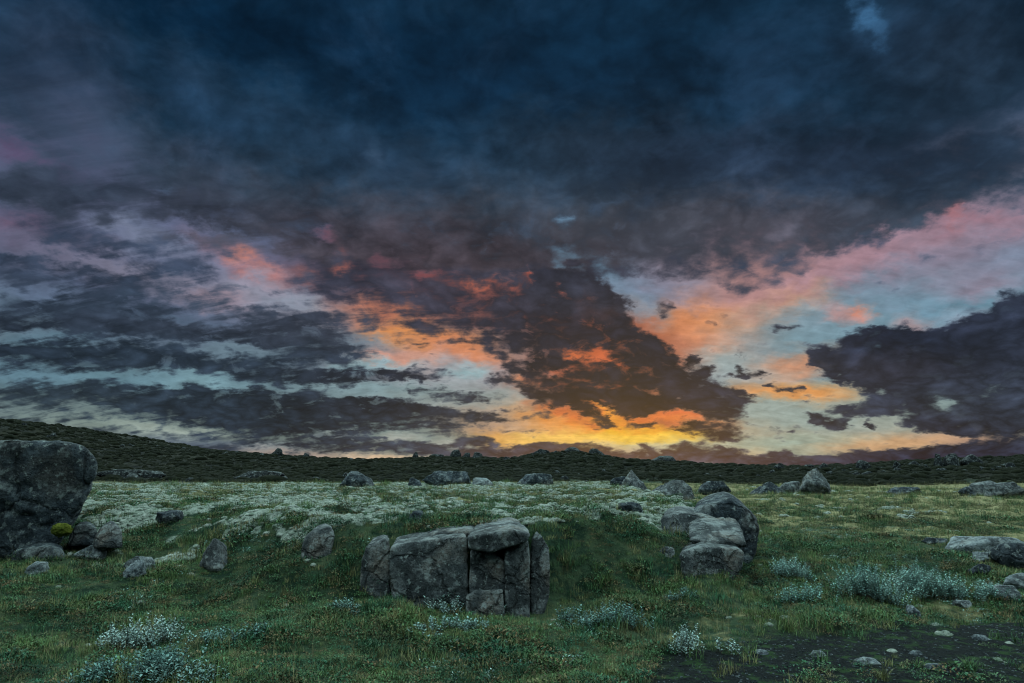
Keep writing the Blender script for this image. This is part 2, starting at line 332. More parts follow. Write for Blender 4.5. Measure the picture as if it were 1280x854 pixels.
    ('S',1.39,16.3,(0.543,-0.004),(-0.003,-0.692),(190,80,60),0.9,0.8),
    ('D',1.39,16.3,(0.418,-0.003),(-0.003,-0.533),0.05,0.9,0.8),
    ('S',4.84,14.72,(1.142,-0.219),(-0.068,-0.34),(190,90,75),0.9,0.8),
    ('D',4.84,14.72,(0.879,-0.169),(-0.052,-0.262),0.05,0.9,0.8),
    ('S',-10.89,12.87,(2.236,-0.217),(-0.062,-0.597),(225,135,95),0.9,0.9),
    ('D',-10.89,12.87,(1.72,-0.167),(-0.048,-0.459),0.35,0.9,0.9),
    ('S',-9.58,13.52,(1.729,-0.233),(-0.062,-0.426),(215,125,90),0.85,0.9),
    ('D',-9.58,13.52,(1.33,-0.179),(-0.048,-0.328),0.4,0.85,0.9),
    ('S',-8.22,13.1,(1.738,-0.245),(-0.077,-0.513),(205,120,90),0.8,0.9),
    ('D',-8.22,13.1,(1.337,-0.188),(-0.059,-0.395),0.4,0.8,0.9),
    ('S',-3.44,12.74,(2.639,-0.42),(-0.116,-0.688),(160,95,85),0.7,0.9),
    ('D',-3.44,12.74,(2.03,-0.323),(-0.089,-0.529),0.4,0.7,0.9),
    ('S',-5.8,11.36,(3.501,-0.415),(-0.064,-0.518),(240,145,90),0.9,0.9),
    ('D',-5.8,11.36,(2.693,-0.319),(-0.049,-0.398),0.42,0.9,0.9),
    ('S',-9.51,11.4,(2.598,-0.141),(-0.029,-0.516),(250,155,85),0.95,0.9),
    ('D',-9.51,11.4,(1.998,-0.109),(-0.022,-0.397),0.3,0.95,0.9),
    ('S',-3.75,10.25,(2.569,-0.647),(-0.109,-0.422),(235,140,90),0.8,0.9),
    ('D',-3.75,10.25,(1.976,-0.498),(-0.084,-0.325),0.35,0.8,0.9),
    ('S',3.41,10.39,(1.062,-0.011),(-0.004,-0.349),(195,165,160),0.5,0.9),
    ('D',3.41,10.39,(0.817,-0.009),(-0.003,-0.268),0.05,0.5,0.9),
    ('S',4.96,9.44,(1.221,0.152),(0.043,-0.345),(228,110,60),0.9,0.8),
    ('D',4.96,9.44,(0.939,0.117),(0.033,-0.265),0.05,0.9,0.8),
    ('S',4.07,8.58,(1.572,-0.153),(-0.035,-0.346),(190,90,62),0.8,0.8),
    ('D',4.07,8.58,(1.21,-0.118),(-0.027,-0.266),0.05,0.8,0.8),
    ('S',7.45,9.46,(2.244,-0.283),(-0.045,-0.343),(225,105,58),0.9,0.8),
    ('D',7.45,9.46,(1.726,-0.218),(-0.035,-0.264),0.05,0.9,0.8),
    ('S',7.09,8.67,(2.26,-0.042),(-0.008,-0.346),(170,82,62),0.7,0.8),
    ('D',7.09,8.67,(1.739,-0.032),(-0.006,-0.266),0.05,0.7,0.8),
    ('S',8.44,9.1,(1.178,-0.279),(-0.061,-0.252),(205,95,60),0.7,0.8),
    ('D',8.44,9.1,(0.906,-0.214),(-0.047,-0.194),0.05,0.7,0.8),
    ('S',6.73,7.47,(2.586,-0.265),(-0.038,-0.344),(140,78,66),0.7,0.8),
    ('D',6.73,7.47,(1.989,-0.204),(-0.029,-0.264),0.05,0.7,0.8),
    ('S',3.39,8.38,(0.879,-0.008),(-0.005,-0.435),(170,110,95),0.6,0.8),
    ('D',3.39,8.38,(0.676,-0.006),(-0.004,-0.335),0.05,0.6,0.8),
    ('S',0.68,7.73,(0.88,-0.001),(-0.001,-0.435),(240,150,100),0.8,0.8),
    ('D',0.68,7.73,(0.677,-0.001),(-0.001,-0.335),0.05,0.8,0.8),
    ('S',1.49,7.26,(0.702,-0.002),(-0.002,-0.435),(235,130,80),0.8,0.8),
    ('D',1.49,7.26,(0.54,-0.002),(-0.002,-0.334),0.05,0.8,0.8),
    ('S',11.98,6.91,(1.15,-0.236),(-0.072,-0.333),(190,110,75),0.6,0.8),
    ('D',11.98,6.91,(0.885,-0.182),(-0.055,-0.256),0.05,0.6,0.8),
    ('S',4.35,5.24,(1.919,-0.788),(-0.101,-0.239),(210,105,62),0.9,0.7),
    ('D',4.35,5.24,(1.476,-0.606),(-0.078,-0.184),0.05,0.9,0.7),
    ('S',6.01,4.57,(2.217,-0.918),(-0.085,-0.198),(215,110,60),0.9,0.7),
    ('D',6.01,4.57,(1.706,-0.706),(-0.065,-0.152),0.05,0.9,0.7),
    ('S',3.34,4.19,(3.353,-0.846),(-0.175,-0.667),(245,160,80),0.8,0.9),
    ('D',3.34,4.19,(2.58,-0.651),(-0.135,-0.513),0.05,0.8,0.9),
    ('S',8.32,4.81,(1.184,-0.961),(-0.163,-0.2),(240,150,60),1,0.7),
    ('D',8.32,4.81,(0.911,-0.739),(-0.126,-0.154),0.05,1,0.7),
    ('S',9.28,4.21,(1.912,-1.061),(-0.126,-0.224),(250,160,50),1,0.7),
    ('D',9.28,4.21,(1.471,-0.816),(-0.097,-0.172),0.05,1,0.7),
    ('S',10.59,4.38,(1.847,0.169),(0.017,-0.253),(250,140,50),1,0.7),
    ('D',10.59,4.38,(1.42,0.13),(0.013,-0.195),0.05,1,0.7),
    ('S',12.84,4.48,(2.464,0.394),(0.027,-0.208),(240,120,58),1,0.7),
    ('D',12.84,4.48,(1.895,0.303),(0.021,-0.16),0.05,1,0.7),
    ('S',14.93,4.57,(0.976,-0.021),(-0.016,-0.333),(245,125,80),0.95,0.7),
    ('D',14.93,4.57,(0.751,-0.016),(-0.013,-0.256),0.05,0.95,0.7),
    ('S',13.45,3.95,(2.121,-0.225),(-0.022,-0.166),(200,100,60),0.8,0.7),
    ('D',13.45,3.95,(1.631,-0.173),(-0.017,-0.128),0.05,0.8,0.7),
    ('S',9.26,3.49,(2.873,-0.028),(-0.01,-0.339),(255,185,45),1,0.7),
    ('D',9.26,3.49,(2.21,-0.022),(-0.008,-0.261),0.05,1,0.7),
    ('S',11.84,3.52,(2.485,-0.164),(-0.015,-0.168),(245,150,50),0.9,0.7),
    ('D',11.84,3.52,(1.911,-0.126),(-0.012,-0.129),0.05,0.9,0.7),
    ('S',16.88,3.89,(1.432,-0.029),(-0.014,-0.247),(230,140,90),0.8,0.8),
    ('D',16.88,3.89,(1.102,-0.023),(-0.011,-0.19),0.05,0.8,0.8),
    ('S',7.76,3.57,(0.852,-0.007),(-0.007,-0.255),(255,190,40),1,0.7),
    ('D',7.76,3.57,(0.655,-0.006),(-0.005,-0.196),0.05,1,0.7),
    ('C',0.0,39.65,(70.278,0.0),(0.0,-6.201),(15,38,62),1,0.5),
    ('C',0.0,30.74,(55.819,0.0),(0.0,-8.32),(24,48,76),1,0.8),
    ('C',-22.14,33.85,(19.249,0.774),(-0.315,-2.707),(13,36,62),1,0.8),
    ('C',-2.95,31.3,(14.653,0.332),(0.043,-3.538),(13,36,62),0.8,0.9),
    ('C',11.77,33.66,(10.711,-1.025),(-0.17,-3.357),(14,36,60),0.7,0.9),
    ('C',7.23,27.53,(8.57,-0.444),(-0.052,-1.836),(30,42,58),0.7,0.9),
    ('C',35.12,29.09,(5.493,-1.639),(-0.467,-3.485),(32,48,72),0.8,0.9),
    ('C',-36.93,27.51,(3.382,2.453),(2.259,-4.155),(48,66,100),0.8,0.9),
    ('C',-33.27,22.61,(4.964,-0.742),(-0.568,-2.737),(52,66,96),0.8,0.9),
    ('C',0.0,20.07,(47.594,0.0),(0.0,-4.582),(48,62,86),1,0.8),
    ('C',-16.93,26.68,(10.193,-2.04),(-0.765,-2.349),(36,58,88),0.7,0.9),
    ('C',24.38,23.81,(15.534,-2.568),(-0.206,-2.327),(36,52,80),0.9,0.9),
    ('C',20.33,19.53,(8.085,-0.941),(-0.131,-1.848),(66,66,84),0.8,0.9),
    ('C',0.0,20.07,(14.076,0.0),(0.0,-1.964),(58,66,84),0.7,0.9),
    ('C',-11.1,18.43,(10.13,-0.254),(-0.135,-2.596),(58,60,82),0.8,0.9),
    ('C',-6.91,15.33,(13.628,-0.734),(-0.22,-3.311),(72,60,76),0.9,0.8),
    ('C',9.46,9.94,(12.968,-2.657),(-1.495,-7.133),(40,37,48),1,0.7),
    ('C',3.48,16.41,(4.094,-0.76),(-0.257,-1.305),(34,40,58),0.9,0.8),
    ('C',5.52,14.37,(3.366,-0.657),(-0.263,-1.307),(44,50,66),0.7,0.8),
    ('C',11.48,10.87,(4.871,-1.986),(-0.622,-1.525),(38,38,52),0.8,0.9),
    ('C',10.01,6.62,(2.561,-0.509),(-0.189,-0.904),(28,30,44),0.9,0.8),
    ('C',15.18,7.14,(3.483,-1.443),(-0.492,-1.199),(46,44,60),0.8,0.8),
    ('C',7.99,4.68,(7.829,-0.776),(-0.149,-1.308),(66,46,48),0.9,0.8),
    ('C',4.03,5.71,(2.575,-0.706),(-0.218,-0.769),(40,34,44),0.8,0.8),
    ('C',15.62,3.4,(3.095,-0.051),(-0.033,-0.636),(58,48,56),0.9,0.8),
    ('C',-32.36,19.15,(10.217,0.022),(-0.112,-2.262),(46,58,84),0.9,0.8),
    ('C',-31.85,14.36,(11.082,1.643),(0.297,-2.846),(62,68,90),0.9,0.8),
    ('C',-30.54,11.62,(12.283,1.418),(0.172,-1.737),(60,68,88),0.9,0.8),
    ('C',-28.33,10.56,(8.542,0.327),(0.042,-0.949),(58,60,78),0.9,0.8),
    ('C',-19.11,10.49,(7.329,0.453),(0.121,-1.904),(66,66,82),0.9,0.8),
    ('C',-28.67,8.45,(14.732,0.29),(0.054,-1.18),(44,54,72),1,0.8),
    ('C',-11.37,7.91,(7.158,0.195),(0.03,-0.788),(52,52,68),1,0.8),
    ('C',-21.7,4.7,(19.668,-0.467),(0.054,-2.467),(36,48,64),1,0.8),
    ('C',-10.62,5.3,(8.425,-0.448),(-0.044,-1.306),(46,48,62),0.9,0.8),
    ('C',-5.31,2.86,(10.544,0.049),(0.023,-1.311),(62,68,84),0.9,0.8),
    ('C',-34.24,4.74,(5.515,0.308),(0.148,-1.373),(70,84,96),0.8,0.8),
    ('C',5.29,1.82,(8.532,-0.32),(-0.041,-0.782),(76,68,84),1,0.8),
    ('C',19.72,1.35,(10.557,-0.088),(-0.056,-0.861),(72,68,84),1,0.8),
    ('C',32.94,1.31,(8.458,0.564),(-0.049,-1.094),(58,62,88),1,0.8),
    ('C',15.56,2.2,(3.083,-0.033),(-0.026,-0.506),(70,68,80),0.8,0.8),
    ('C',32.68,7.94,(11.096,-0.966),(-0.411,-3.949),(40,42,60),1,0.7),
    ('C',30.31,9.3,(4.076,-0.38),(-0.102,-1.044),(30,35,54),1,0.8),
    ('C',29.61,7.31,(3.542,-0.611),(-0.2,-1.153),(54,50,66),0.8,0.8),
    ('C',36.56,9.21,(2.653,-0.311),(-0.249,-2.159),(46,50,70),0.8,0.8),
    ('C',32.33,4.56,(3.836,-0.192),(-0.173,-1.682),(56,60,80),0.8,0.8),
    ('C',36.0,4.37,(3.516,-0.194),(-0.243,-2.146),(62,68,90),0.8,0.8),
    ('C',32.46,4.89,(0.895,-0.34),(-0.162,-0.481),(120,130,150),0.7,0.9),
    ('C',32.21,3.44,(1.887,-0.267),(-0.099,-0.555),(46,48,66),0.8,0.8),
    ('D',-30.31,9.3,(13.305,0.434),(0.283,-5.521),0.82,0.45,0.8),
    ('D',-30.07,6.76,(7.638,0.058),(0.023,-0.464),0.2,0.9,0.8),
    ('D',-24.71,6.72,(2.518,-0.009),(0.012,-0.365),0.1,0.9,0.8),
    ('D',-34.72,9.2,(2.775,0.303),(0.03,-0.276),0.4,0.8,0.8),
    ('D',-22.62,9.25,(2.914,-0.025),(0.002,-0.248),0.4,0.8,0.8),
    ('D',-11.32,6.66,(7.135,-0.213),(-0.005,-0.327),0.3,0.8,0.8),
    ('D',-34.15,3.91,(5.508,0.254),(0.118,-1.096),0.55,0.7,0.8),
    ('D',-31.09,6.92,(6.988,0.08),(0.025,-0.459),0.35,0.8,0.7),
    ('D',-24.44,6.86,(2.811,-0.008),(0.011,-0.366),0.15,0.9,0.7),
    ('D',-5.42,9.03,(4.715,0.069),(0.015,-0.802),0.1,0.6,0.8),
    ('S',24.52,4.3,(6.1,-0.208),(-0.106,-1.327),(146,166,160),0.9,0.8),
    ('S',20.26,5.06,(2.659,-0.086),(-0.058,-0.873),(150,168,162),0.8,0.8),
    ('S',22.12,2.42,(5.138,-0.088),(-0.044,-0.609),(150,172,158),0.8,0.8),
    ('S',18.32,7.66,(3.663,-0.16),(-0.046,-0.763),(150,176,182),0.6,0.9),
    ('S',22.96,6.07,(3.144,-0.14),(-0.037,-0.491),(250,156,76),0.9,0.8),
    ('S',28.62,2.23,(4.631,0.174),(-0.018,-0.403),(212,165,120),0.9,0.8),
    ('C',-22.69,18.01,(15.534,-0.887),(-0.343,-3.684),(56,62,82),0.6,0.9),
    ('C',-5.57,16.7,(15.121,-0.862),(-0.285,-3.965),(62,58,72),0.7,0.9),
    ('C',0.0,6.06,(57.304,0.0),(0.0,-4.666),(44,48,60),0.45,0.8),
    ('D',-5.49,12.7,(8.749,-1.326),(-0.297,-1.849),0.72,0.6,0.8),
    ('S',34.42,15.09,(5.723,0.764),(0.254,-2.218),(140,130,150),0.6,0.9),
    ('S',-34.21,21.84,(1.681,1.327),(1.597,-2.626),(92,100,134),0.6,0.9),
    ('D',-34.03,24.62,(1.485,1.298),(2.629,-3.646),0.55,0.6,0.9),
    ('D',-25.88,20.6,(6.87,-0.635),(-0.123,-0.83),0.6,0.4,0.9),
    ('C',-34.53,24.49,(2.53,2.029),(2.412,-3.789),(58,74,108),0.6,0.9),
    ('C',35.62,28.94,(4.933,-1.494),(-0.403,-2.974),(36,52,76),0.6,0.9),
    ('D',29.03,17.95,(10.218,1.048),(0.121,-0.933),0.8,0.9,0.7),
    ('D',23.72,15.92,(5.223,0.737),(0.075,-0.487),0.5,0.8,0.8),
    ('D',33.96,15.28,(3.347,0.651),(0.081,-0.498),0.45,0.8,0.8),
    ('D',28.67,14.22,(3.762,0.234),(0.027,-0.414),0.35,0.8,0.8),
    ('D',19.32,13.85,(3.671,0.494),(0.044,-0.314),0.5,0.8,0.8),
    ('D',17.34,12.07,(2.469,0.465),(0.046,-0.253),0.5,0.8,0.8),
    ('D',-30.02,16.97,(6.891,-0.211),(-0.09,-1.513),0.55,0.7,0.8),
    ('D',-26.19,17.55,(3.379,-0.397),(-0.051,-0.358),0.75,0.7,0.8),
    ('D',-30.94,15.54,(3.626,-0.147),(-0.019,-0.347),0.75,0.8,0.8),
    ('D',-23.62,14.69,(4.07,-0.463),(-0.037,-0.306),0.7,0.8,0.8),
    ('D',-19.32,13.85,(3.699,-0.23),(-0.023,-0.317),0.65,0.8,0.8),
    ('D',-21.66,12.39,(4.777,0.134),(0.008,-0.375),0.7,0.8,0.8),
    ('D',-10.2,12.04,(6.618,-0.678),(-0.084,-0.789),0.6,0.7,0.8),
    ('D',-7.47,10.52,(2.683,-0.169),(-0.017,-0.266),0.6,0.8,0.8),
    ('D',-29.12,7.64,(4.684,0.066),(0.011,-0.235),0.7,0.8,0.8),
    ('D',-32.99,6.32,(2.865,0.085),(0.013,-0.168),0.6,0.8,0.8),
    ('D',-20.22,8.83,(5.405,0.004),(0.006,-0.378),0.75,0.7,0.8),
    ('D',-14.0,9.0,(2.565,-0.038),(-0.001,-0.261),0.7,0.8,0.8),
    ('D',0.68,7.39,(2.661,-0.469),(-0.059,-0.329),0.6,0.8,0.8),
    ('D',-21.57,2.86,(6.929,-0.249),(0.008,-0.367),0.75,0.7,0.8),
    ('D',-30.18,2.66,(2.504,-0.181),(0.003,-0.17),0.5,0.7,0.8),
    ('S',-10.11,28.56,(17.841,-2.716),(-0.48,-1.782),(58,84,112),0.7,0.9),
    ('S',-26.93,31.24,(5.892,-2.842),(-1.012,-1.47),(52,80,110),0.6,0.9),
    ('S',15.52,25.64,(13.313,0.681),(0.212,-1.584),(62,76,100),0.6,0.9),
    ('S',-5.71,23.85,(8.439,-0.749),(-0.171,-1.265),(72,92,120),0.7,0.9),
    ('S',-18.0,22.9,(5.722,-0.769),(-0.258,-1.22),(78,96,124),0.7,0.9),
    ('D',-15.69,28.62,(7.26,-2.69),(-0.369,-0.658),0.72,0.7,0.9),
    ('D',-8.54,24.03,(5.574,-0.392),(-0.078,-0.63),0.72,0.7,0.9),
    ('D',8.56,24.66,(6.285,0.428),(0.078,-0.626),0.75,0.7,0.9),
    ('D',17.96,22.29,(5.809,0.115),(0.04,-0.495),0.75,0.7,0.9),
    ('D',-21.25,23.4,(4.304,-0.484),(-0.105,-0.54),0.72,0.7,0.9),
    ('D',32.63,26.06,(2.148,-2.642),(-0.46,-0.384),0.72,0.7,0.9),
    ('D',-1.49,34.22,(4.409,-0.537),(-0.126,-0.56),0.75,0.7,0.9),
    ('C',8.74,7.97,(8.422,-1.67),(-0.67,-3.248),(34,32,44),0.7,0.8),
    ('C',6.69,5.68,(6.542,-0.995),(-0.171,-1.046),(36,30,38),0.7,0.8),
    ('S',4.02,4.85,(2.956,-0.975),(-0.073,-0.213),(232,112,52),0.9,0.8),
    ('D',4.02,4.85,(2.274,-0.75),(-0.056,-0.163),0.15,0.9,0.8),
    ('S',5.33,3.91,(3.356,-0.733),(-0.043,-0.184),(245,140,55),0.9,0.8),
    ('D',5.33,3.91,(2.582,-0.564),(-0.033,-0.142),0.15,0.9,0.8),
    ('S',7.02,5.35,(1.763,-1.05),(-0.098,-0.162),(225,105,52),0.9,0.8),
    ('D',7.02,5.35,(1.356,-0.808),(-0.076,-0.125),0.2,0.9,0.8),
    ('S',8.77,4.54,(2.124,-1.381),(-0.142,-0.215),(255,160,55),1,0.8),
    ('D',8.77,4.54,(1.634,-1.062),(-0.109,-0.166),0.1,1,0.8),
    ('S',9.92,3.87,(3.3,-0.627),(-0.045,-0.216),(255,170,45),1,0.8),
    ('D',9.92,3.87,(2.539,-0.483),(-0.035,-0.166),0.1,1,0.8),
    ('S',11.37,4.63,(2.46,0.574),(0.041,-0.198),(240,120,55),0.95,0.8),
    ('D',11.37,4.63,(1.892,0.442),(0.032,-0.152),0.15,0.95,0.8),
    ('S',13.56,4.85,(2.463,0.301),(0.017,-0.183),(235,110,60),0.95,0.8),
    ('D',13.56,4.85,(1.895,0.231),(0.013,-0.141),0.15,0.95,0.8),
    ('S',14.42,4.32,(2.272,-0.207),(-0.021,-0.183),(240,125,60),0.9,0.8),
    ('D',14.42,4.32,(1.748,-0.159),(-0.016,-0.141),0.2,0.9,0.8),
    ('S',8.08,7.98,(2.214,-0.355),(-0.043,-0.255),(150,72,58),0.8,0.9),
    ('D',8.08,7.98,(1.703,-0.273),(-0.033,-0.196),0.4,0.8,0.9),
    ('S',5.1,10.04,(1.935,-0.03),(-0.004,-0.261),(190,90,60),0.8,0.9),
    ('D',5.1,10.04,(1.489,-0.023),(-0.003,-0.201),0.3,0.8,0.9),
    ('S',7.8,9.98,(2.048,-0.408),(-0.052,-0.254),(205,95,58),0.8,0.9),
    ('D',7.8,9.98,(1.575,-0.314),(-0.04,-0.196),0.3,0.8,0.9),
    ('S',3.38,7.38,(1.894,-0.346),(-0.049,-0.256),(150,76,62),0.8,0.9),
    ('D',3.38,7.38,(1.457,-0.266),(-0.037,-0.197),0.4,0.8,0.9),
    ('S',9.25,3.03,(5.839,-0.05),(-0.012,-0.39),(255,205,70),1,0.8),
    ('D',9.25,3.1,(5.84,-0.051),(-0.008,-0.26),0.1,0.8,0.8),
    ('S',3.33,2.94,(3.982,-0.012),(-0.005,-0.46),(255,200,95),1,0.8),
    ('D',3.33,3.0,(3.651,-0.011),(-0.003,-0.263),0.1,0.7,0.8),
    ('D',0.67,4.59,(2.667,-0.234),(-0.024,-0.264),0.5,0.7,0.8),
    ('D',-32.32,14.0,(6.017,0.05),(-0.001,-0.343),0.85,0.7,0.8),
    ('D',-24.42,10.11,(5.125,0.015),(0.005,-0.307),0.85,0.7,0.8),
    ('D',-33.11,7.44,(4.312,0.094),(0.014,-0.225),0.8,0.6,0.8),
    ('D',-25.23,6.21,(4.988,-0.128),(0.004,-0.242),0.9,0.7,0.8),
    ('D',-34.09,3.37,(3.692,-0.16),(0.016,-0.328),0.7,0.7,0.8),
    ('D',-25.44,2.12,(5.981,-0.236),(0.008,-0.237),0.8,0.7,0.8),
    ('D',-14.35,2.98,(4.381,-0.098),(0.003,-0.255),0.9,0.7,0.8),
    ('D',-5.32,3.39,(3.306,0.018),(0.005,-0.263),0.8,0.7,0.8),
    ('S',-10.92,13.53,(3.976,-0.376),(-0.096,-0.918),(205,120,95),0.7,0.9),
    ('C',-27.49,7.16,(13.914,-0.194),(0.138,-5.347),(44,52,66),0.6,0.9),
    ('S',21.25,15.06,(5.342,1.035),(0.173,-0.861),(188,140,140),0.6,0.9),
    ('S',27.15,15.61,(5.472,0.931),(0.121,-0.71),(172,132,146),0.6,0.9),
    ('D',-22.55,16.3,(3.342,-1.258),(-0.307,-0.815),0.45,0.7,0.9),
    ('D',16.44,18.68,(7.782,-0.163),(0.016,-1.143),0.8,0.7,0.8),
    ('D',3.52,19.38,(4.181,-0.492),(-0.114,-0.911),0.85,0.6,0.8),
]


def sky_grids():
    naz, nel = 201, 56
    az = np.linspace(-48, 48, naz)
    v = np.linspace(0, 1, nel)
    el = 8*(np.exp(v*math.log(1+44/8))-1) - 0.0
    A, E = np.meshgrid(az, el)
    def grad(tab):
        e = [t[0] for t in tab]
        return np.stack([np.interp(E, e, [t[1][k] for t in tab]) for k in range(3)], -1)
    bg = grad([(0, (150, 150, 140)), (3, (140, 162, 158)), (8, (128, 160, 172)), (14, (112, 148, 172)), (22, (84, 112, 148)), (36, (44, 78, 114))])
    bg *= np.interp(A, [-50, -20, 0, 30], [.74, .8, .95, 1.0])[..., None]
    dk = grad([(0, (60, 62, 76)), (6, (46, 50, 64)), (12, (54, 58, 74)), (20, (42, 56, 78)), (30, (22, 46, 72)), (40, (16, 40, 64))])
    den = np.zeros_like(A)
    for kind, a0, e0, u, w, val, op, soft in SKY_FEATURES:
        det = u[0]*w[1]-u[1]*w[0]
        da, de = A-a0, E-e0
        p = (da*w[1]-de*w[0])/det
        q = (-da*u[1]+de*u[0])/det
        r = np.sqrt(p*p+q*q)
        t = np.clip((1+soft-r)/(2*soft), 0, 1)
        m = t*t*(3-2*t)*op
        if kind == 'S': bg += (np.array(val)-bg)*m[..., None]
        elif kind == 'C': dk += (np.array(val)-dk)*m[..., None]
        else: den += (val-den)*m
    dk *= np.where(E[..., None] > 17, np.array([1.13, 1.08, .96]), np.array([.92, .98, .95]))
    lum = bg.mean(-1, keepdims=True); bg = lum+.90*(bg-lum)
    return bg/255, dk/255, np.clip(den, 0, 1.5)/1.5

def build_world():
    w = bpy.data.worlds.new('World'); scene.world = w
    w.use_nodes = True
    nt = w.node_tree; nt.nodes.clear()
    N, Lk = nt.nodes, nt.links
    def setin(s, v):
        if isinstance(v, bpy.types.NodeSocket): Lk.new(v, s)
        else: s.default_value = v
    def M(op, a, b=None, c=None, clamp=False):
        n = N.new('ShaderNodeMath'); n.operation = op; n.use_clamp = clamp
        setin(n.inputs[0], a)
        if b is not None: setin(n.inputs[1], b)
        if c is not None: setin(n.inputs[2], c)
        return n.outputs[0]
    def mixc(f, a, b, mode='MIX'):
        n = N.new('ShaderNodeMix'); n.data_type = 'RGBA'; n.blend_type = mode
        setin(n.inputs[0], f); setin(n.inputs[6], a); setin(n.inputs[7], b)
        return n.outputs[2]
    def mixf(f, a, b):
        n = N.new('ShaderNodeMix'); n.data_type = 'FLOAT'
        setin(n.inputs[0], f); setin(n.inputs[2], a); setin(n.inputs[3], b)
        return n.outputs[0]
    def smooth(x, lo, hi, a=0.0, b=1.0):
        n = N.new('ShaderNodeMapRange'); n.interpolation_type = 'SMOOTHSTEP'
        setin(n.inputs[0], x); n.inputs[1].default_value = lo; n.inputs[2].default_value = hi
        n.inputs[3].default_value = a; n.inputs[4].default_value = b
        return n.outputs[0]
    def noise(vec, scale, detail, rough=.55, dist=0.0):
        n = N.new('ShaderNodeTexNoise'); n.noise_dimensions = '3D'
        setin(n.inputs['Vector'], vec); n.inputs['Scale'].default_value = scale
        n.inputs['Detail'].default_value = detail; n.inputs['Roughness'].default_value = rough
        n.inputs['Distortion'].default_value = dist
        return n
    def sep(vec):
        n = N.new('ShaderNodeSeparateXYZ'); Lk.new(vec, n.inputs[0]); return n.outputs
    def comb(x, y, z):
        n = N.new('ShaderNodeCombineXYZ'); setin(n.inputs[0], x); setin(n.inputs[1], y); setin(n.inputs[2], z); return n.outputs[0]
    tc = N.new('ShaderNodeTexCoord')
    d = sep(tc.outputs['Generated'])
    zc = M('MAXIMUM', d[2], 0.0)
    az = M('MULTIPLY', M('ARCTAN2', d[0], d[1]), 180/math.pi)
    el = M('MULTIPLY', M('ARCSINE', zc), 180/math.pi)
    # cloud sheet coordinates: the view ray meets a flat layer, so detail draws out towards the horizon
    inv = M('DIVIDE', 1.0, M('ADD', zc, 0.38))
    sx, sy = M('MULTIPLY', d[0], inv), M('MULTIPLY', d[1], inv)
    sheet = comb(sx, sy, 0.0)
    # warp of the layout so that edges are ragged
    n1 = noise(sheet, 4.2, 5, .56); n2 = noise(sheet, 18.0, 6, .58)
    c1, c2 = sep(n1.outputs['Color']), sep(n2.outputs['Color'])
    ae = M('ADD', M('MULTIPLY', el, .085), .35)
    def off(k, s1, s2):
        return M('ADD', M('MULTIPLY', M('SUBTRACT', c1[k], .5), s1), M('MULTIPLY', M('SUBTRACT', c2[k], .5), s2))
    azw = M('ADD', az, M('MULTIPLY', off(0, 2.4, 3.0), M('ADD', M('MULTIPLY', el, .02), .75)))
    elw = M('ADD', el, M('MULTIPLY', off(1, 1.3, 1.9), ae))
    elw = M("MAXIMUM", M("ADD", elw, smooth(el, 0, 6, .3, 0.0)), 0.0)
    u = M('DIVIDE', M('ADD', azw, 48.0), 96.0, clamp=True)
    v = M('MULTIPLY', M('DIVIDE', M('LOGARITHM', M('ADD', M('DIVIDE', elw, 8.0), 1.0), math.e), math.log(1+44/8)), 55.0)
    bg, dk, den = sky_grids()
    naz, nel = den.shape[1], den.shape[0]
    def set_curve(cu, ys):
        pts = cu.points
        while len(pts) < naz: pts.new(.5, .5)
        xs = np.linspace(0, 1, naz)
        for p, x, y in zip(pts, xs, ys):
            p.location = (float(x), float(y)); p.handle_type = 'VECTOR'
    accb = accd = acca = None
    ucol = comb(u, u, u)
    for i in range(nel):
        cb = N.new('ShaderNodeRGBCurve'); cd = N.new('ShaderNodeRGBCurve'); ca = N.new('ShaderNodeFloatCurve')
        for k in range(3):
            set_curve(cb.mapping.curves[k], bg[i, :, k]); set_curve(cd.mapping.curves[k], dk[i, :, k])
        set_curve(ca.mapping.curves[0], den[i])
        for c in (cb, cd, ca): c.mapping.update()
        Lk.new(ucol, cb.inputs[1]); Lk.new(ucol, cd.inputs[1]); Lk.new(u, ca.inputs[1])
        if accb is None:
            accb, accd, acca = cb.outputs[0], cd.outputs[0], ca.outputs[0]
        else:
            t = M('SUBTRACT', v, float(i-1), clamp=True)
            accb = mixc(t, accb, cb.outputs[0]); accd = mixc(t, accd, cd.outputs[0]); acca = mixf(t, acca, ca.outputs[0])
    acca = M('MULTIPLY', acca, 1.5)
    # outside the photographed part the same broken overcast goes on all round
    side = smooth(M('ABSOLUTE', az), 48, 75)
    accb = mixc(side, accb, (.36, .47, .58, 1)); accd = mixc(side, accd, (.16, .21, .29, 1)); acca = mixf(side, acca, .72)
    # the lumps and wisps of the cloud itself
    f1 = noise(sheet, 6.5, 8, .56, .2).outputs[0]
    f2 = noise(sheet, 22.0, 6, .55, .3).outputs[0]
    streak = comb(M('MULTIPLY', sx, 6.0), M('MULTIPLY', sy, 34.0), 3.0)
    f3 = noise(streak, 1.0, 6, .6, .4).outputs[0]
    low = smooth(el, 6, 26, 1.0, .42)          # the high overcast is softer than the ragged low cloud
    left = smooth(az, -8, 6, 1.0, .25)         # drawn-out streaks, mostly away from the sunset
    def amp(f, k): return M('MULTIPLY', M('SUBTRACT', f, .5), k)
    lumps = M('ADD', amp(f1, 1.0), amp(f2, 1.35))
    fb = M('MULTIPLY', low, M('ADD', lumps, M('MULTIPLY', left, amp(f3, 1.3))))
    # billows: rounded heads with darker creases, strongest in the ragged low cloud
    fbil = noise(sheet, 10.0, 5, .52, .4).outputs[0]
    bil = M('MULTIPLY', M('SUBTRACT', M('ABSOLUTE', M('SUBTRACT', fbil, .5)), .075), smooth(el, 6, 24, 4.0, 1.6))
    f4 = noise(sheet, 12.0, 7, .60, .5).outputs[0]
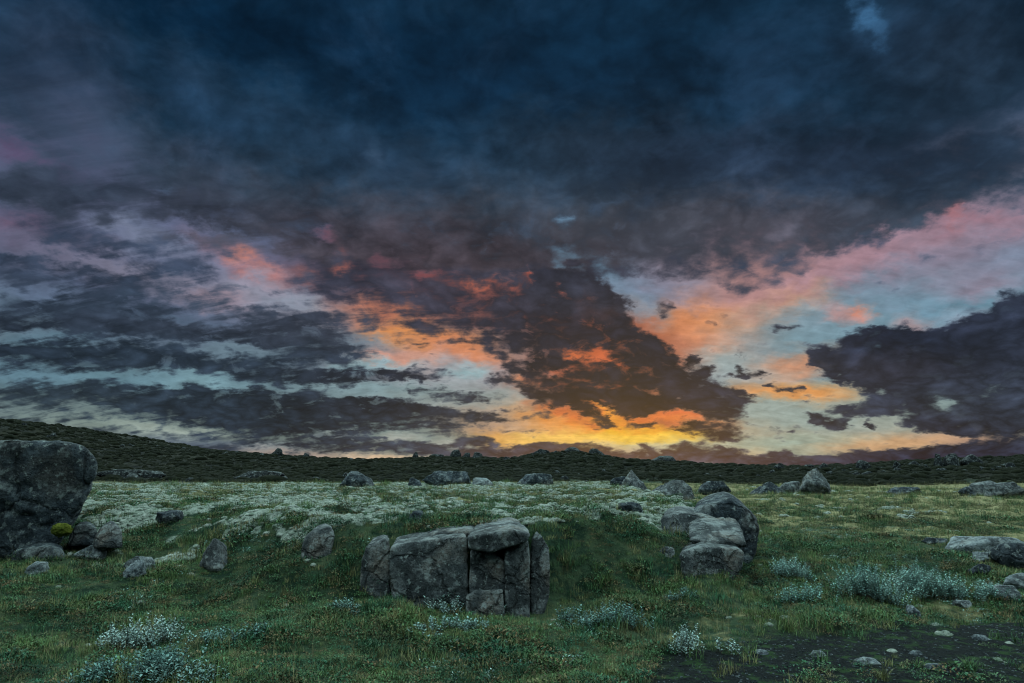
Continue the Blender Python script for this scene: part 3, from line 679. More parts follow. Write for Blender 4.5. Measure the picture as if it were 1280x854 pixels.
    thin = M('MULTIPLY', smooth(f4, .555, .66), M('MULTIPLY', smooth(el, 6, 26, .50, .12), smooth(az, 13, 20, 1.0, .15)))     # thinner places in the cloud let light through
    f5 = noise(sheet, 3.6, 7, .60, .6).outputs[0]
    thin = M('ADD', thin, M('MULTIPLY', smooth(f5, .50, .72), smooth(el, 8, 20, .0, .5)), clamp=True)   # lumps of the high cloud
    dens = M('MULTIPLY', smooth(M('ADD', acca, M('ADD', fb, M('MULTIPLY', bil, .45))), .20, .84), M('SUBTRACT', 1.0, thin))
    # thin veil texture on the bright part, folds in the dark part
    vb = M('ADD', .97, M('ADD', amp(f2, .45), amp(f3, .25)))
    accb = mixc(1.0, accb, comb(vb, vb, vb), 'MULTIPLY')
    f0 = noise(sheet, 1.7, 4, .5, .2).outputs[0]
    vd = M('ADD', M('ADD', .98, M('MULTIPLY', bil, .6)), M('ADD', amp(f0, .7), M('ADD', amp(f1, .95), amp(f2, .55))))
    accd = mixc(1.0, accd, comb(vd, vd, vd), 'MULTIPLY')
    colr = mixc(dens, accb, accd)
    g = N.new('ShaderNodeGamma'); Lk.new(colr, g.inputs[0]); g.inputs[1].default_value = 2.2
    # the clear dusk air behind the clouds
    sky = N.new('ShaderNodeTexSky'); sky.sky_type = 'NISHITA'; sky.sun_disc = False
    sky.sun_elevation = R(SUN_EL); sky.sun_rotation = R(SUN_AZ); sky.air_density = 1.0; sky.dust_density = 1.5; sky.ozone_density = 3.0
    bs = N.new('ShaderNodeBackground'); Lk.new(sky.outputs[0], bs.inputs[0]); bs.inputs[1].default_value = 0.05
    bc = N.new('ShaderNodeBackground'); Lk.new(g.outputs[0], bc.inputs[0]); bc.inputs[1].default_value = 0.85
    mx = N.new('ShaderNodeMixShader'); mx.inputs[0].default_value = 0.93
    Lk.new(bs.outputs[0], mx.inputs[1]); Lk.new(bc.outputs[0], mx.inputs[2])
    out = N.new('ShaderNodeOutputWorld'); Lk.new(mx.outputs[0], out.inputs[0])
    w.cycles.sampling_method = 'MANUAL'; w.cycles.sample_map_resolution = 512
build_world()

# ------------------------------------------------------------------ numpy gradient noise
_rng = np.random.RandomState(7)
_perm = np.tile(_rng.permutation(256), 3).astype(np.int32)
_g = _rng.normal(size=(256, 3)); _g /= np.linalg.norm(_g, axis=1)[:, None]
_g = _g.astype(np.float32)
def perlin(p):
    p = np.asarray(p, np.float32)
    i = np.floor(p).astype(np.int32); f = p-i; i &= 255
    w = f*f*f*(f*(f*6-15)+10)
    out = 0
    for dx in (0, 1):
        wx = w[..., 0] if dx else 1-w[..., 0]
        a = _perm[i[..., 0]+dx]
        for dy in (0, 1):
            wy = w[..., 1] if dy else 1-w[..., 1]
            b = _perm[a+i[..., 1]+dy]
            for dz in (0, 1):
                wz = w[..., 2] if dz else 1-w[..., 2]
                g = _g[_perm[b+i[..., 2]+dz]]
                out = out + wx*wy*wz*(g[..., 0]*(f[..., 0]-dx)+g[..., 1]*(f[..., 1]-dy)+g[..., 2]*(f[..., 2]-dz))
    return out*1.6
def fbm(p, octaves=4, gain=.5, lac=2.03):
    p = np.asarray(p, np.float32); s = 0; a = 1; t = 0
    for k in range(octaves):
        s = s+a*perlin(p*lac**k+k*17.3); t += a; a *= gain
    return s/t
def p2(x, y, s, z=0.0):
    x = np.asarray(x, np.float32)
    return np.stack([x*s, np.asarray(y, np.float32)*s, np.full_like(x, z)], -1)
def sstep(x, a, b):
    t = np.clip((x-a)/(b-a), 0, 1); return t*t*(3-2*t)

# ------------------------------------------------------------------ lie of the land (metres; the camera stands at the origin looking along +y)
FAR = [(-400, 30), (-242.2, 25.48), (-177.6, 20.8), (-134.5, 15.32), (-123.8, 13.65), (-113.0, 11.15), (-102.4, 9.7), (-81.3, 7.84), (-70.8, 7.02), (-60.4, 6.4), (-49.9, 5.79), (-39.5, 5.38), (-29.1, 5.38), (-16.6, 5.79), (0.0, 5.58), (5.2, 6.61), (12.5, 7.22), (17.1, 7.22), (25.0, 5.99), (31.2, 4.76), (39.5, 4.76), (43.6, 4.35), (49.8, 3.33), (58.1, 2.92), (66.3, 2.31), (74.6, 2.11), (85.0, 2.11), (95.4, 2.72), (105.9, 3.94), (116.4, 4.97), (124.8, 5.58), (133.2, 6.2), (158.4, 7.02), (220.7, 6.2), (400, 9)]
NEAR = [(10, 1.1), (23.5, 1.32), (29.4, 1.8), (35.3, 2.08), (39.2, 2.08), (45.1, 2.18), (50.0, 2.37), (54.9, 2.47), (62.7, 2.37), (74.4, 2.08), (100, 1.8), (140, 1.0)]
EDGE_X = [-16, -9, -5, -3.2, -2, .4, 1.0, 2.0, 3.0, 3.7, 4.3, 5.2, 7, 10]
EDGE_Y = [15.5, 13.6, 11.8, 10.0, 9.2, 9.1, 9.4, 10.3, 11.2, 12.9, 18.5, 28, 45, 80]
FAR_X, FAR_Z = np.array(FAR).T; NEAR_X, NEAR_Z = np.array(NEAR).T
def plateau(x, y):
    e = np.interp(x, EDGE_X, EDGE_Y)+.55*perlin(p2(x, y, .45, 3.1))
    w = np.interp(x, [-9, -4, -2.2, .5, 1.4, 4, 7], [3.6, 2.8, 1.3, 1.2, 2.2, 4.0, 14])
    return sstep(y-e, -.5*w, .5*w)
def path_mask(x, y):
    e = np.interp(x, [-2, .3, .8, 1.6, 3.1, 5, 6.5, 9], [3.2, 4.4, 5.9, 6.9, 7.75, 8.3, 9.1, 10.4])
    return sstep(e+.2-y+.35*perlin(p2(x, y, .9, 8.8))+.2*perlin(p2(x, y, 3.1, 1.2)), -.25, .35)*sstep(x, .1, 1.2)
BUMPS = [(-1.75, 8.1, .7, .12), (-7.2, 10.3, 1.9, .38), (-2.9, 9.3, .8, .12), (6.4, 12.6, 2.2, .22), (3.0, 10.2, .8, .10), (-4.8, 10.4, .9, .12)]
def land(x, y):
    """broad shape without hummocks"""
    x = np.asarray(x, np.float32); y = np.asarray(y, np.float32)
    P = plateau(x, y)
    low = np.interp(y, [-50, 0, 6, 9, 20, 45, 70], [0, 0, 0, .06, .32, .82, 1.10]).astype(np.float32)
    low = low+.16*perlin(p2(x, y, .16, 5.5))*sstep(y, 4, 12)
    z = low+P*np.maximum(1.0-low, 0.03)
    z = z-.10*sstep(x, 4.5, 6.5)*sstep(y, 7.5, 9.5)*(1-sstep(y, 11, 15))
    for bx, by, br, bh in BUMPS: z = z+bh*np.exp(-((x-bx)**2+(y-by)**2)/br**2)
    far = np.interp(x, FAR_X, FAR_Z)-.55; far = far+.35*perlin(p2(x, y, .035, 2.2))*sstep(y, 60, 120)
    up = sstep(y, 62, 185)**1.35*(1-.75*sstep(y, 210, 420))
    z = z+np.maximum(far-1.0, 0)*up
    near = np.interp(x, NEAR_X, NEAR_Z)-.45
    z = z+np.maximum(near-1.0, 0)*sstep(y, 50, 85)*(1-sstep(y, 100, 150))*sstep(x, 14, 30)
    z = z-3.0*sstep(y, 420, 900)
    return z
def masks(x, y):
    P = plateau(x, y)
    wl = p2(x, y, 1); wl[..., 0] *= .55
    n = fbm(wl*.55, 4)*1.0+.45*perlin(wl*2.3)
    a = sstep(P, .25, .75)*np.interp(y, [0, 16, 20, 27, 33, 46, 60, 90], [1, 1, .92, .86, 1.05, 1.0, .85, 0])
    side = np.interp(x, [-9, -5, -1, 3], [.95, 1.0, .92, .95])
    n2 = perlin(wl*1.1+40)+.5*perlin(p2(x, y, 3.6, 7.7))
    n3 = perlin(p2(x, y, 6.5, 3.7))+.6*fbm(p2(x, y, 2.2, 71.0), 3)
    m = sstep(a*side*.58+n*.5+n2*.40+n3*.22, .34, .70)*sstep(a, .02, .3)
    wd = np.interp(x, [-9, -4, -2.2, .5, 1.4, 4, 7], [3.6, 2.8, 1.3, 1.2, 2.2, 4.0, 14])
    m = m*(1-.9*sstep(4*P*(1-P)/wd, .38, .75))
    m = np.maximum(m, .75*sstep(n+.5*n2*.6+n3*.2, .08, .42)*sstep(x, -12, -9)*(1-sstep(x, -4.2, -2.6))*sstep(y, 8.6, 10.2)*(1-sstep(y, 15, 17)))
    m = np.maximum(m, .55*sstep(n+.5*n2*.6+n3*.35, .15, .55)*sstep(x, .9, 1.6)*(1-sstep(x, 3.2, 4.2))*sstep(y, 9.6, 10.6)*(1-sstep(y, 13, 15)))
    m = np.maximum(m, sstep(n+.25*perlin(p2(x, y, .12, 4)), .34, .55)*sstep(x, 2, 6)*sstep(y, 16, 19)*(1-sstep(y, 40, 60)))
    dry = sstep(.55*fbm(p2(x, y, .10, 9.0), 3)+np.interp(y, [0, 14, 19, 30, 45, 62], [-.5, -.1, .45, .5, .4, .1]), .0, .35)
    dry = np.maximum(dry, .8*sstep(fbm(p2(x, y, .4, 31.0), 3)+np.interp(y, [4, 6, 9], [.25, .1, -.3])+np.interp(x, [-2, 0, 2.5, 4], [-.35, .1, .1, -.4]), .05, .4))
    g = path_mask(x, y); gb = path_mask(x, y-1.1)*(1-g)*sstep(x, -1, .8)
    dry = np.maximum(dry, .5*gb*sstep(perlin(p2(x, y, 1.1, 77.0)), -.3, .3))
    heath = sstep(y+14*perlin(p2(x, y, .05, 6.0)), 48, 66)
    slope = (land(x, y+.15)-land(x, y-.15))/.3
    m = m*(1-.95*sstep(slope, .26, .55)*sstep(x, -3.4, -2.2))
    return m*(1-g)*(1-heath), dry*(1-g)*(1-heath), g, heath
def ground(x, y, msk=None):
    x = np.asarray(x, np.float32); y = np.asarray(y, np.float32)
    m, dry, g, heath = masks(x, y) if msk is None else msk
    z = land(x, y)
    d = np.hypot(x, y)
    fade = 1-sstep(d, 30, 90)
    q = p2(x, y, 1)
    z = z+fade*(1-g)*(.12*perlin(q*.62)+.10*np.abs(perlin(q*1.15+3))+.06*perlin(q*1.9)+(1-.6*m)*.045*np.abs(perlin(q*3.3)))
    qa = q.copy(); qa[..., 0] *= .7
    z = z+fade*m*(.10*np.abs(perlin(qa*1.5+5))+.06*np.abs(perlin(qa*3.9+9))+.028*np.abs(perlin(q*9.5)))
    z = z+g*(.015*perlin(q*2.5)+.008*perlin(q*9))
    z = z+heath*(.35*np.abs(perlin(q*.22))+.25*perlin(q*.09)+.30*np.abs(perlin(q*.6))+.22*np.maximum(perlin(q*1.3), 0))*sstep(y, 45, 90)*(1-.5*sstep(d, 250, 500))
    return z
def gz(x, y): return float(ground(np.array([x]), np.array([y]))[0])
def at(px, py, ymax=400):
    """where the line of sight through a point of the photograph (1280 x 854) meets the ground: used to survey positions"""
    a, b = (px-640)/853, (427-py)/853
    den = math.cos(PITCH)-math.sin(PITCH)*b
    Y = np.exp(np.linspace(math.log(3.5), math.log(ymax), 1500)).astype(np.float32)
    X = Y*a/den; Z = EYE+Y*(math.sin(PITCH)+math.cos(PITCH)*b)/den
    hit = np.nonzero(ground(X, Y) >= Z)[0]
    k = hit[0] if len(hit) else len(Y)-1
    return float(X[k]), float(Y[k]), float(ground(X[k:k+1], Y[k:k+1])[0])

# ------------------------------------------------------------------ materials
def mat(name):
    m = bpy.data.materials.new(name); m.use_nodes = True
    return m, m.node_tree.nodes, m.node_tree.links, m.node_tree.nodes['Principled BSDF']
class NB:
    """small helper to wire shader nodes"""
    def __init__(s, m): s.N = m.node_tree.nodes; s.L = m.node_tree.links
    def set(s, i, v):
        if isinstance(v, bpy.types.NodeSocket): s.L.new(v, i)
        elif isinstance(v, tuple) and len(v) == 3 and i.type == 'RGBA': i.default_value = (*v, 1)
        else: i.default_value = v
    def noise(s, vec, scale, detail=4, rough=.6, out=0):
        n = s.N.new('ShaderNodeTexNoise'); s.set(n.inputs['Vector'], vec)
        n.inputs['Scale'].default_value = scale; n.inputs['Detail'].default_value = detail; n.inputs['Roughness'].default_value = rough
        return n.outputs[out]
    def vor(s, vec, scale, feat='F1', out='Distance'):
        n = s.N.new('ShaderNodeTexVoronoi'); n.feature = feat; s.set(n.inputs['Vector'], vec); n.inputs['Scale'].default_value = scale
        return n.outputs[out]
    def ramp(s, x, lo, hi, a=0.0, b=1.0):
        n = s.N.new('ShaderNodeMapRange'); n.interpolation_type = 'SMOOTHSTEP'; s.set(n.inputs[0], x)
        n.inputs[1].default_value = lo; n.inputs[2].default_value = hi; n.inputs[3].default_value = a; n.inputs[4].default_value = b
        return n.outputs[0]
    def mix(s, f, a, b, mode='MIX'):
        n = s.N.new('ShaderNodeMix'); n.data_type = 'RGBA'; n.blend_type = mode
        s.set(n.inputs[0], f); s.set(n.inputs[6], a); s.set(n.inputs[7], b); return n.outputs[2]
    def math(s, op, a, b=0.0):
        n = s.N.new('ShaderNodeMath'); n.operation = op; s.set(n.inputs[0], a); s.set(n.inputs[1], b); return n.outputs[0]
    def attr(s, name, kind='GEOMETRY', out='Fac'):
        n = s.N.new('ShaderNodeAttribute'); n.attribute_name = name; n.attribute_type = kind; return n.outputs[out]
    def bump(s, h, strength, dist, normal=None):
        n = s.N.new('ShaderNodeBump'); s.set(n.inputs['Height'], h); n.inputs['Strength'].default_value = strength; n.inputs['Distance'].default_value = dist
        if normal is not None: s.L.new(normal, n.inputs['Normal'])
        return n.outputs[0]
    def coord(s, k='Object'):
        return s.N.new('ShaderNodeTexCoord').outputs[k]
    def pos(s): return s.N.new('ShaderNodeNewGeometry').outputs['Position']
    def rand(s): return s.N.new('ShaderNodeObjectInfo').outputs['Random']

def ground_material():
    m, N, L, b = mat('tundra_ground'); n = NB(m); p = n.pos()
    moss, dry, grav, heath = (n.attr(k) for k in ('moss', 'dry', 'gravel', 'heath'))
    big, mid, fine = n.noise(p, .8, 5), n.noise(p, 5, 6, .65), n.noise(p, 34, 5, .7)
    grass = n.mix(n.ramp(big, .35, .65), (.020, .042, .026), (.050, .066, .032))
    grass = n.mix(n.ramp(mid, .45, .7), grass, (.050, .070, .036))
    grass = n.mix(n.ramp(n.noise(p, 1.9, 6, .7), .52, .40), grass, (.010, .022, .013))
    grass = n.mix(n.ramp(fine, .5, .3), grass, (.010, .020, .013))
    dryc = n.mix(n.ramp(mid, .35, .65), (.11, .115, .055), (.24, .215, .11))
    c = n.mix(n.ramp(n.math('ADD', dry, n.math('MULTIPLY', n.math('SUBTRACT', mid, .5), .8)), .3, .7), grass, dryc)
    mossc = n.mix(n.ramp(mid, .3, .7), (.14, .175, .135), (.29, .32, .275))
    mossc = n.mix(n.ramp(fine, .55, .3), mossc, (.07, .09, .07))
    c = n.mix(n.ramp(n.math('ADD', moss, n.math('MULTIPLY', n.math('SUBTRACT', fine, .5), .7)), .3, .65), c, mossc)
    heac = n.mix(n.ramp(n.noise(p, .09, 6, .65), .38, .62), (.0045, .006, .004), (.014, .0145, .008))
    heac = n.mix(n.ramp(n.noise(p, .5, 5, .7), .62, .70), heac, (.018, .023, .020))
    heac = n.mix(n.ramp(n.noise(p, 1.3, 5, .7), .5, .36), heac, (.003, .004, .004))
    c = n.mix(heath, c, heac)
    soil = n.mix(n.ramp(fine, .35, .65), (.0035, .0045, .0045), (.012, .015, .015))
    soil = n.mix(n.ramp(mid, .50, .62), soil, (.018, .036, .014))
    c = n.mix(grav, c, soil)
    L.new(c, b.inputs['Base Color']); b.inputs['Roughness'].default_value = .9; b.inputs['Specular IOR Level'].default_value = .03
    bm = n.bump(n.math('ADD', n.math('MULTIPLY', fine, .5), n.noise(p, 110, 3, .7)), .7, .02)
    L.new(n.bump(n.noise(p, 1.1, 8, .7), .5, .25, bm), b.inputs['Normal'])
    return m
def rock_material(name, dark=(.050, .059, .062), light=(.125, .135, .135), warm=(.125, .10, .078), lichen=.5, scale=1.0):
    m, N, L, b = mat(name); n = NB(m); p = n.coord('Object')
    big, mid, fine = n.noise(p, 1.6*scale, 6, .6), n.noise(p, 7*scale, 7, .68), n.noise(p, 45*scale, 5, .7)
    c = n.mix(n.ramp(mid, .40, .60), dark, light)
    c = n.mix(n.ramp(big, .50, .66, 0, .75), c, warm)
    c = n.mix(n.ramp(n.noise(p, 2.6*scale, 7, .7), .52, .42, 0, .75), c, tuple(v*.45 for v in dark))
    c = n.mix(n.ramp(fine, .50, .34), c, tuple(v*.30 for v in dark))
    pit = n.vor(p, 26*scale)
    c = n.mix(n.ramp(pit, .16, .05, 0, .7), c, tuple(v*.3 for v in dark))
    lk = n.math('ADD', n.noise(p, 3.2*scale, 7, .72), n.math('MULTIPLY', n.noise(p, 19*scale, 4, .7), .35))
    c = n.mix(n.ramp(lk, .72-.07*lichen, .80, 0, .7*lichen+.2), c, (.24, .275, .27))
    c = n.mix(n.ramp(n.noise(p, 13*scale, 5, .7), .58, .63, 0, .8), c, (.20, .23, .22))
    warp = N.new('ShaderNodeVectorMath'); warp.operation = 'ADD'; L.new(p, warp.inputs[0]); ws = N.new('ShaderNodeVectorMath'); ws.operation = 'SCALE'; L.new(n.noise(p, 2.0*scale, 5, .6, 1), ws.inputs[0]); ws.inputs['Scale'].default_value = .45; L.new(ws.outputs[0], warp.inputs[1])
    crk = n.vor(warp.outputs[0], 1.25*scale, 'DISTANCE_TO_EDGE')
    c = n.mix(n.math('MULTIPLY', n.ramp(crk, .006, .020, .5, 0), n.ramp(n.noise(p, .9*scale, 3), .47, .56)), c, tuple(v*.15 for v in dark))
    # moss and lichen settle on faces that look up
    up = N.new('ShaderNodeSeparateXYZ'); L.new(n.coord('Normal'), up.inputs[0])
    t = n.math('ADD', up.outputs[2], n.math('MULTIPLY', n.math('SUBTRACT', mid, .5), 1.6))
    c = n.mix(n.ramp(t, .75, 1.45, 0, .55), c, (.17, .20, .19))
    L.new(c, b.inputs['Base Color']); b.inputs['Roughness'].default_value = .88; b.inputs['Specular IOR Level'].default_value = .12
    bm = n.bump(fine, .8, .025/scale)
    bm = n.bump(mid, .8, .08/scale, bm)
    bm = n.bump(n.ramp(crk, .0, .03), .8, .03/scale, bm)
    L.new(n.bump(n.ramp(pit, .05, .25), .35, .02/scale, bm), b.inputs['Normal'])
    return m
def leaf_material(name, cols, rough=.6, under=None, trans=.25):
    m, N, L, b = mat(name); n = NB(m)
    r = n.rand(); p = n.pos()
    c = n.mix(n.ramp(n.noise(p, 1.3, 5, .65), .38, .62), cols[0], cols[1])
    c = n.mix(n.ramp(n.noise(p, .45, 3), .55, .35, 0, .55), c, tuple(v*.4 for v in cols[0]))
    if len(cols) > 2: c = n.mix(n.ramp(r, .62, .95), c, cols[2])
    v = n.ramp(n.attr('shade'), 0, 1, .35, 1.65)
    comb = N.new('ShaderNodeCombineXYZ')
    for i in range(3): L.new(v, comb.inputs[i])
    c = n.mix(1.0, c, comb.outputs[0], 'MULTIPLY')
    if under is not None: c = n.mix(N.new('ShaderNodeNewGeometry').outputs['Backfacing'], c, under)
    L.new(c, b.inputs['Base Color']); b.inputs['Roughness'].default_value = rough; b.inputs['Specular IOR Level'].default_value = .05
    return m
def moss_material(name, a, bb, dark):
    m, N, L, b = mat(name); n = NB(m); p = n.pos()
    fine, mid = n.noise(p, 60, 5, .75), n.noise(p, 9, 5, .65)
    c = n.mix(n.ramp(mid, .35, .65), a, bb)
    c = n.mix(n.ramp(n.rand(), .5, 1, 0, .5), c, tuple(v*.55 for v in a))
    c = n.mix(n.ramp(fine, .5, .32), c, dark)
    L.new(c, b.inputs['Base Color']); b.inputs['Roughness'].default_value = .95; b.inputs['Specular IOR Level'].default_value = .03
    L.new(n.bump(fine, .9, .03), b.inputs['Normal'])
    return m
M_GROUND = ground_material()
M_ROCK = rock_material('weathered_basalt')
M_ROCK_DARK = rock_material('dark_basalt', (.028, .038, .046), (.072, .088, .098), (.060, .054, .048), .25, .7)
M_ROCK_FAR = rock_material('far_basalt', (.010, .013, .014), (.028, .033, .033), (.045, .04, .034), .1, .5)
M_ROCK_PALE = rock_material('pale_lichened_rock', (.09, .105, .11), (.20, .235, .24), (.16, .14, .12), .9, 1.6)
M_STONE = rock_material('grey_stone', (.05, .062, .07), (.16, .19, .20), (.12, .10, .085), .5, 4.0)

# ------------------------------------------------------------------ mesh helpers
def tag(o, label=None, category=None, group=None, kind=None):
    if label: o['label'] = label
    if category: o['category'] = category; o['kind'] = 'thing'
    if group: o['group'] = group
    if kind: o['kind'] = kind
    return o
def mesh_from(name, co, faces, material=None, smooth=True):
    """faces: (n,k) int array"""
    co = np.asarray(co, np.float32); faces = np.asarray(faces, np.int32)
    me = bpy.data.meshes.new(name)
    me.vertices.add(len(co)); me.vertices.foreach_set('co', co.ravel())
    k = faces.shape[1]
    me.loops.add(faces.size); me.loops.foreach_set('vertex_index', faces.ravel())
    me.polygons.add(len(faces)); me.polygons.foreach_set('loop_start', np.arange(len(faces), dtype=np.int32)*k)
    me.polygons.foreach_set('use_smooth', np.full(len(faces), smooth))
    me.update(calc_edges=True); me.validate()
    if material: me.materials.append(material)
    return me
def link(name, me, loc=(0, 0, 0), parent=None):
    o = bpy.data.objects.new(name, me); col.objects.link(o); o.location = loc
    if parent: o.parent = parent
    return o
def set_attr(me, name, v):
    a = me.attributes.new(name, 'FLOAT', 'POINT'); a.data.foreach_set('value', np.asarray(v, np.float32).ravel())

# ------------------------------------------------------------------ the ground: one sheet, finest near the photographer, out past the horizon
def build_ground():
    front = np.linspace(-44, 44, 900)
    back = np.linspace(44, 316, 70)[1:-1]
    ang = np.radians(np.concatenate([front, back])); na = len(ang)
    rad = np.concatenate([[.6, 1.5, 2.5, 3.3], np.exp(np.linspace(math.log(4.0), math.log(70), 500)), np.exp(np.linspace(math.log(70.7), math.log(230), 230)), np.exp(np.linspace(math.log(237), math.log(5000), 50))])
    Rr, A = np.meshgrid(rad, ang, indexing='ij')
    X, Y = Rr*np.sin(A), Rr*np.cos(A)
    msk = masks(X, Y); Z = ground(X, Y, msk)
    co = np.stack([X, Y, Z], -1).reshape(-1, 3)
    co = np.vstack([co, [[0, 0, gz(0, .01)]]])
    i, j = np.meshgrid(np.arange(len(rad)-1), np.arange(na), indexing='ij')
    jn = (j+1) % na
    f = np.stack([i*na+j, i*na+jn, (i+1)*na+jn, (i+1)*na+j], -1).reshape(-1, 4)[:, ::-1]
    me = mesh_from('ground', co, f, M_GROUND)
    for nm, v in zip(('moss', 'dry', 'gravel', 'heath'), msk):
        set_attr(me, nm, np.append(v.ravel(), 0))
    o = link('ground', me); o['kind'] = 'structure'
build_ground()

# ------------------------------------------------------------------ rocks
_ico = {}
def ico(k):
    if k not in _ico:
        bm = bmesh.new(); bmesh.ops.create_icosphere(bm, subdivisions=k, radius=1)
        v = np.array([x.co[:] for x in bm.verts], np.float32)
        f = np.array([[w.index for w in p.verts] for p in bm.faces], np.int32); bm.free()
        _ico[k] = (v/np.linalg.norm(v, axis=1)[:, None], f)
    return _ico[k]
def convex(u, nrm, d, p):
    """radius along the unit directions u of a rounded convex body bounded by planes n.x = d"""
    t = np.maximum(u@nrm.T/d, 0)
    mx = t.max(1, keepdims=True)+1e-9
    return 1/(mx[:, 0]*((t/mx)**p).sum(1)**(1/p))
def roughen(co, size, seed, amp, freq):
    n = co/np.linalg.norm(co, axis=1)[:, None]
    q = co/size*freq+seed*7.7
    a = fbm(q, 6, .58)
    led = fbm(q*np.array([.6, .6, 1.5])+31, 3)      # chipped ledges
    led = np.floor(led*7)/7+sstep(led*7-np.floor(led*7), .75, 1)/7
    crack = np.maximum(.10-np.abs(fbm(q*.75+57, 4)), 0)/.10
    crack2 = np.maximum(.06-np.abs(fbm(q*1.6+91, 3)), 0)/.06
    a = a*1.0+.9*led-.55*crack**1.5-.25*crack2
    return co+n*(amp*size*a)[:, None]
def rock_mesh(seed, w, dp, h, k=4, planes=13, p=26, amp=.05, freq=2.2, top=None, material=None, peak=0.0):
    """free boulder w x dp x h metres, origin at its foot"""
    rs = np.random.RandomState(seed)
    u, f = ico(k)
    nr = rs.normal(size=(planes, 3)); nr /= np.linalg.norm(nr, axis=1)[:, None]
    nr = np.vstack([nr, [[.1, .2, 1], [0, 0, -1], [1, .3, .3], [-1, .2, .4], [0, 1, .3], [.2, -1, .35]]]); nr /= np.linalg.norm(nr, axis=1)[:, None]
    d = np.concatenate([rs.uniform(.72, 1.0, planes), rs.uniform(.85, 1.05, 6)])
    co = u*convex(u, nr, d, p)[:, None]
    if peak: co[:, :2] *= (1-peak*np.clip((co[:, 2]+.6)/1.6, 0, 1))[:, None]
    co -= (co.max(0)+co.min(0))/2; co /= (co.max(0)-co.min(0))/2
    co = co*np.array([w/2, dp/2, h/2])
    co = roughen(co, (w*dp*h)**(1/3), seed, amp, freq)
    co[:, 2] -= co[:, 2].min()
    return mesh_from('boulder', co, f, material or M_ROCK)
def to_world(px, py, Y):
    a, b = (px-640)/853, (427-py)/853
    den = math.cos(PITCH)-math.sin(PITCH)*b
    return Y*a/den, EYE+Y*(math.sin(PITCH)+math.cos(PITCH)*b)/den
def block_mesh(seed, outline, Y, depth, tilt=(0, .12), k=5, p=26, amp=.03, freq=2.0, topback=.1, material=None):
    """a joint-bounded block: convex front outline (surveyed points) run back by depth, its front leaning by tilt"""
    pts = np.array([to_world(x, y, Y) for x, y in outline])
    c2 = pts.mean(0); c = np.array([c2[0], Y+depth*.45, c2[1]])
    cx, cy = np.mean(outline, axis=0)
    c[0], c[2] = to_world(cx, cy, c[1])
    eye = np.array([0, 0, EYE])
    nr, d = [], []
    m = len(pts)
    for i in range(m):
        (xa, ya), (xb, yb) = outline[i], outline[(i+1) % m]
        e = np.array([xb-xa, -(yb-ya)]); n2 = np.array([e[1], -e[0]])/(np.hypot(*e)+1e-9)
        if n2@np.array([(xa+xb)/2-cx, -((ya+yb)/2-cy)]) < 0: n2 = -n2
        up = max(n2[1], 0)
        ym = Y+depth*(.15+.5*up)                      # sides are met near the face, the top edge further back
        A = np.array([*to_world(xa, ya, ym)]); Bq = np.array([*to_world(xb, yb, ym)])
        A = np.array([A[0], ym, A[1]]); Bq = np.array([Bq[0], ym, Bq[1]])
        n3 = np.cross(Bq-A, (A+Bq)/2-eye); n3 /= np.linalg.norm(n3)
        if n3[0]*n2[0]+n3[2]*n2[1] < 0: n3 = -n3
        n3 = n3+np.array([0, .10-(.10+topback*1.2)*up**2, 0]); n3 /= np.linalg.norm(n3)
        nr.append(n3); d.append(max(n3@(A-c), .03))
    fr = np.array([tilt[0], -1, tilt[1]]); L = np.linalg.norm(fr); nr.append(fr/L); d.append(depth*.45/L)
    nr.append(np.array([0, 1, 0])); d.append(depth*.55)
    u, f = ico(k)
    co = u*convex(u, np.array(nr), np.array(d), p)[:, None]
    co = roughen(co, (np.prod(np.ptp(co, axis=0)))**(1/3), seed, amp, freq)
    return mesh_from('block', co, f, material or M_ROCK), c

# the split outcrop in the bank, in the middle of the view
def build_outcrop():
    ox, oz = to_world(570, 755, 8.6)
    root = bpy.data.objects.new('rock_outcrop', None); col.objects.link(root); root.location = (ox, 8.6, oz)
    tag(root, 'cracked grey rock outcrop jutting from the grassy bank, split into upright blocks', 'rock outcrop')
    blocks = [
        (1, [(452, 702), (462, 676), (483, 668), (487, 674), (486, 748), (470, 750), (450, 742)], 8.86, .8, (-.15, .15), 5, .042),
        (2, [(489, 674), (500, 669), (545, 663), (578, 659), (584, 667), (585, 786), (540, 786), (496, 770), (488, 730)], 8.58, 1.3, (.0, .10), 6, .034),
        (3, [(586, 668), (593, 658), (638, 651), (655, 655), (662, 668), (657, 677), (612, 690), (587, 685)], 8.42, 1.4, (.0, -.06), 6, .036),
        (4, [(588, 682), (612, 684), (631, 700), (632, 739), (588, 741)], 8.56, .9, (.05, .10), 5, .042),
        (5, [(631, 684), (658, 668), (662, 700), (661, 786), (633, 786)], 8.52, 1.0, (.06, .06), 5, .036),
        (6, [(582, 743), (598, 733), (628, 733), (632, 786), (583, 786)], 8.42, .6, (.0, .25), 5, .042),
        (7, [(664, 669), (673, 664), (687, 688), (686, 745), (676, 775), (664, 775)], 8.72, .9, (.25, .15), 5, .042),
        (9, [(592, 672), (652, 668), (664, 690), (664, 790), (590, 790)], 8.95, .8, (.0, .05), 5, .03),
        (8, [(528, 666), (548, 659), (585, 656), (598, 658), (592, 668), (540, 672)], 8.95, .9, (.0, .5), 5, .035)]
    for s, poly, Y, dep, tilt, k, amp in blocks:
        me, c = block_mesh(s, poly, Y, dep, tilt, k, 30, amp)
        o = link('block', me, parent=root); o.location = (c[0]-ox, c[1]-8.6, c[2]-oz)
build_outcrop()

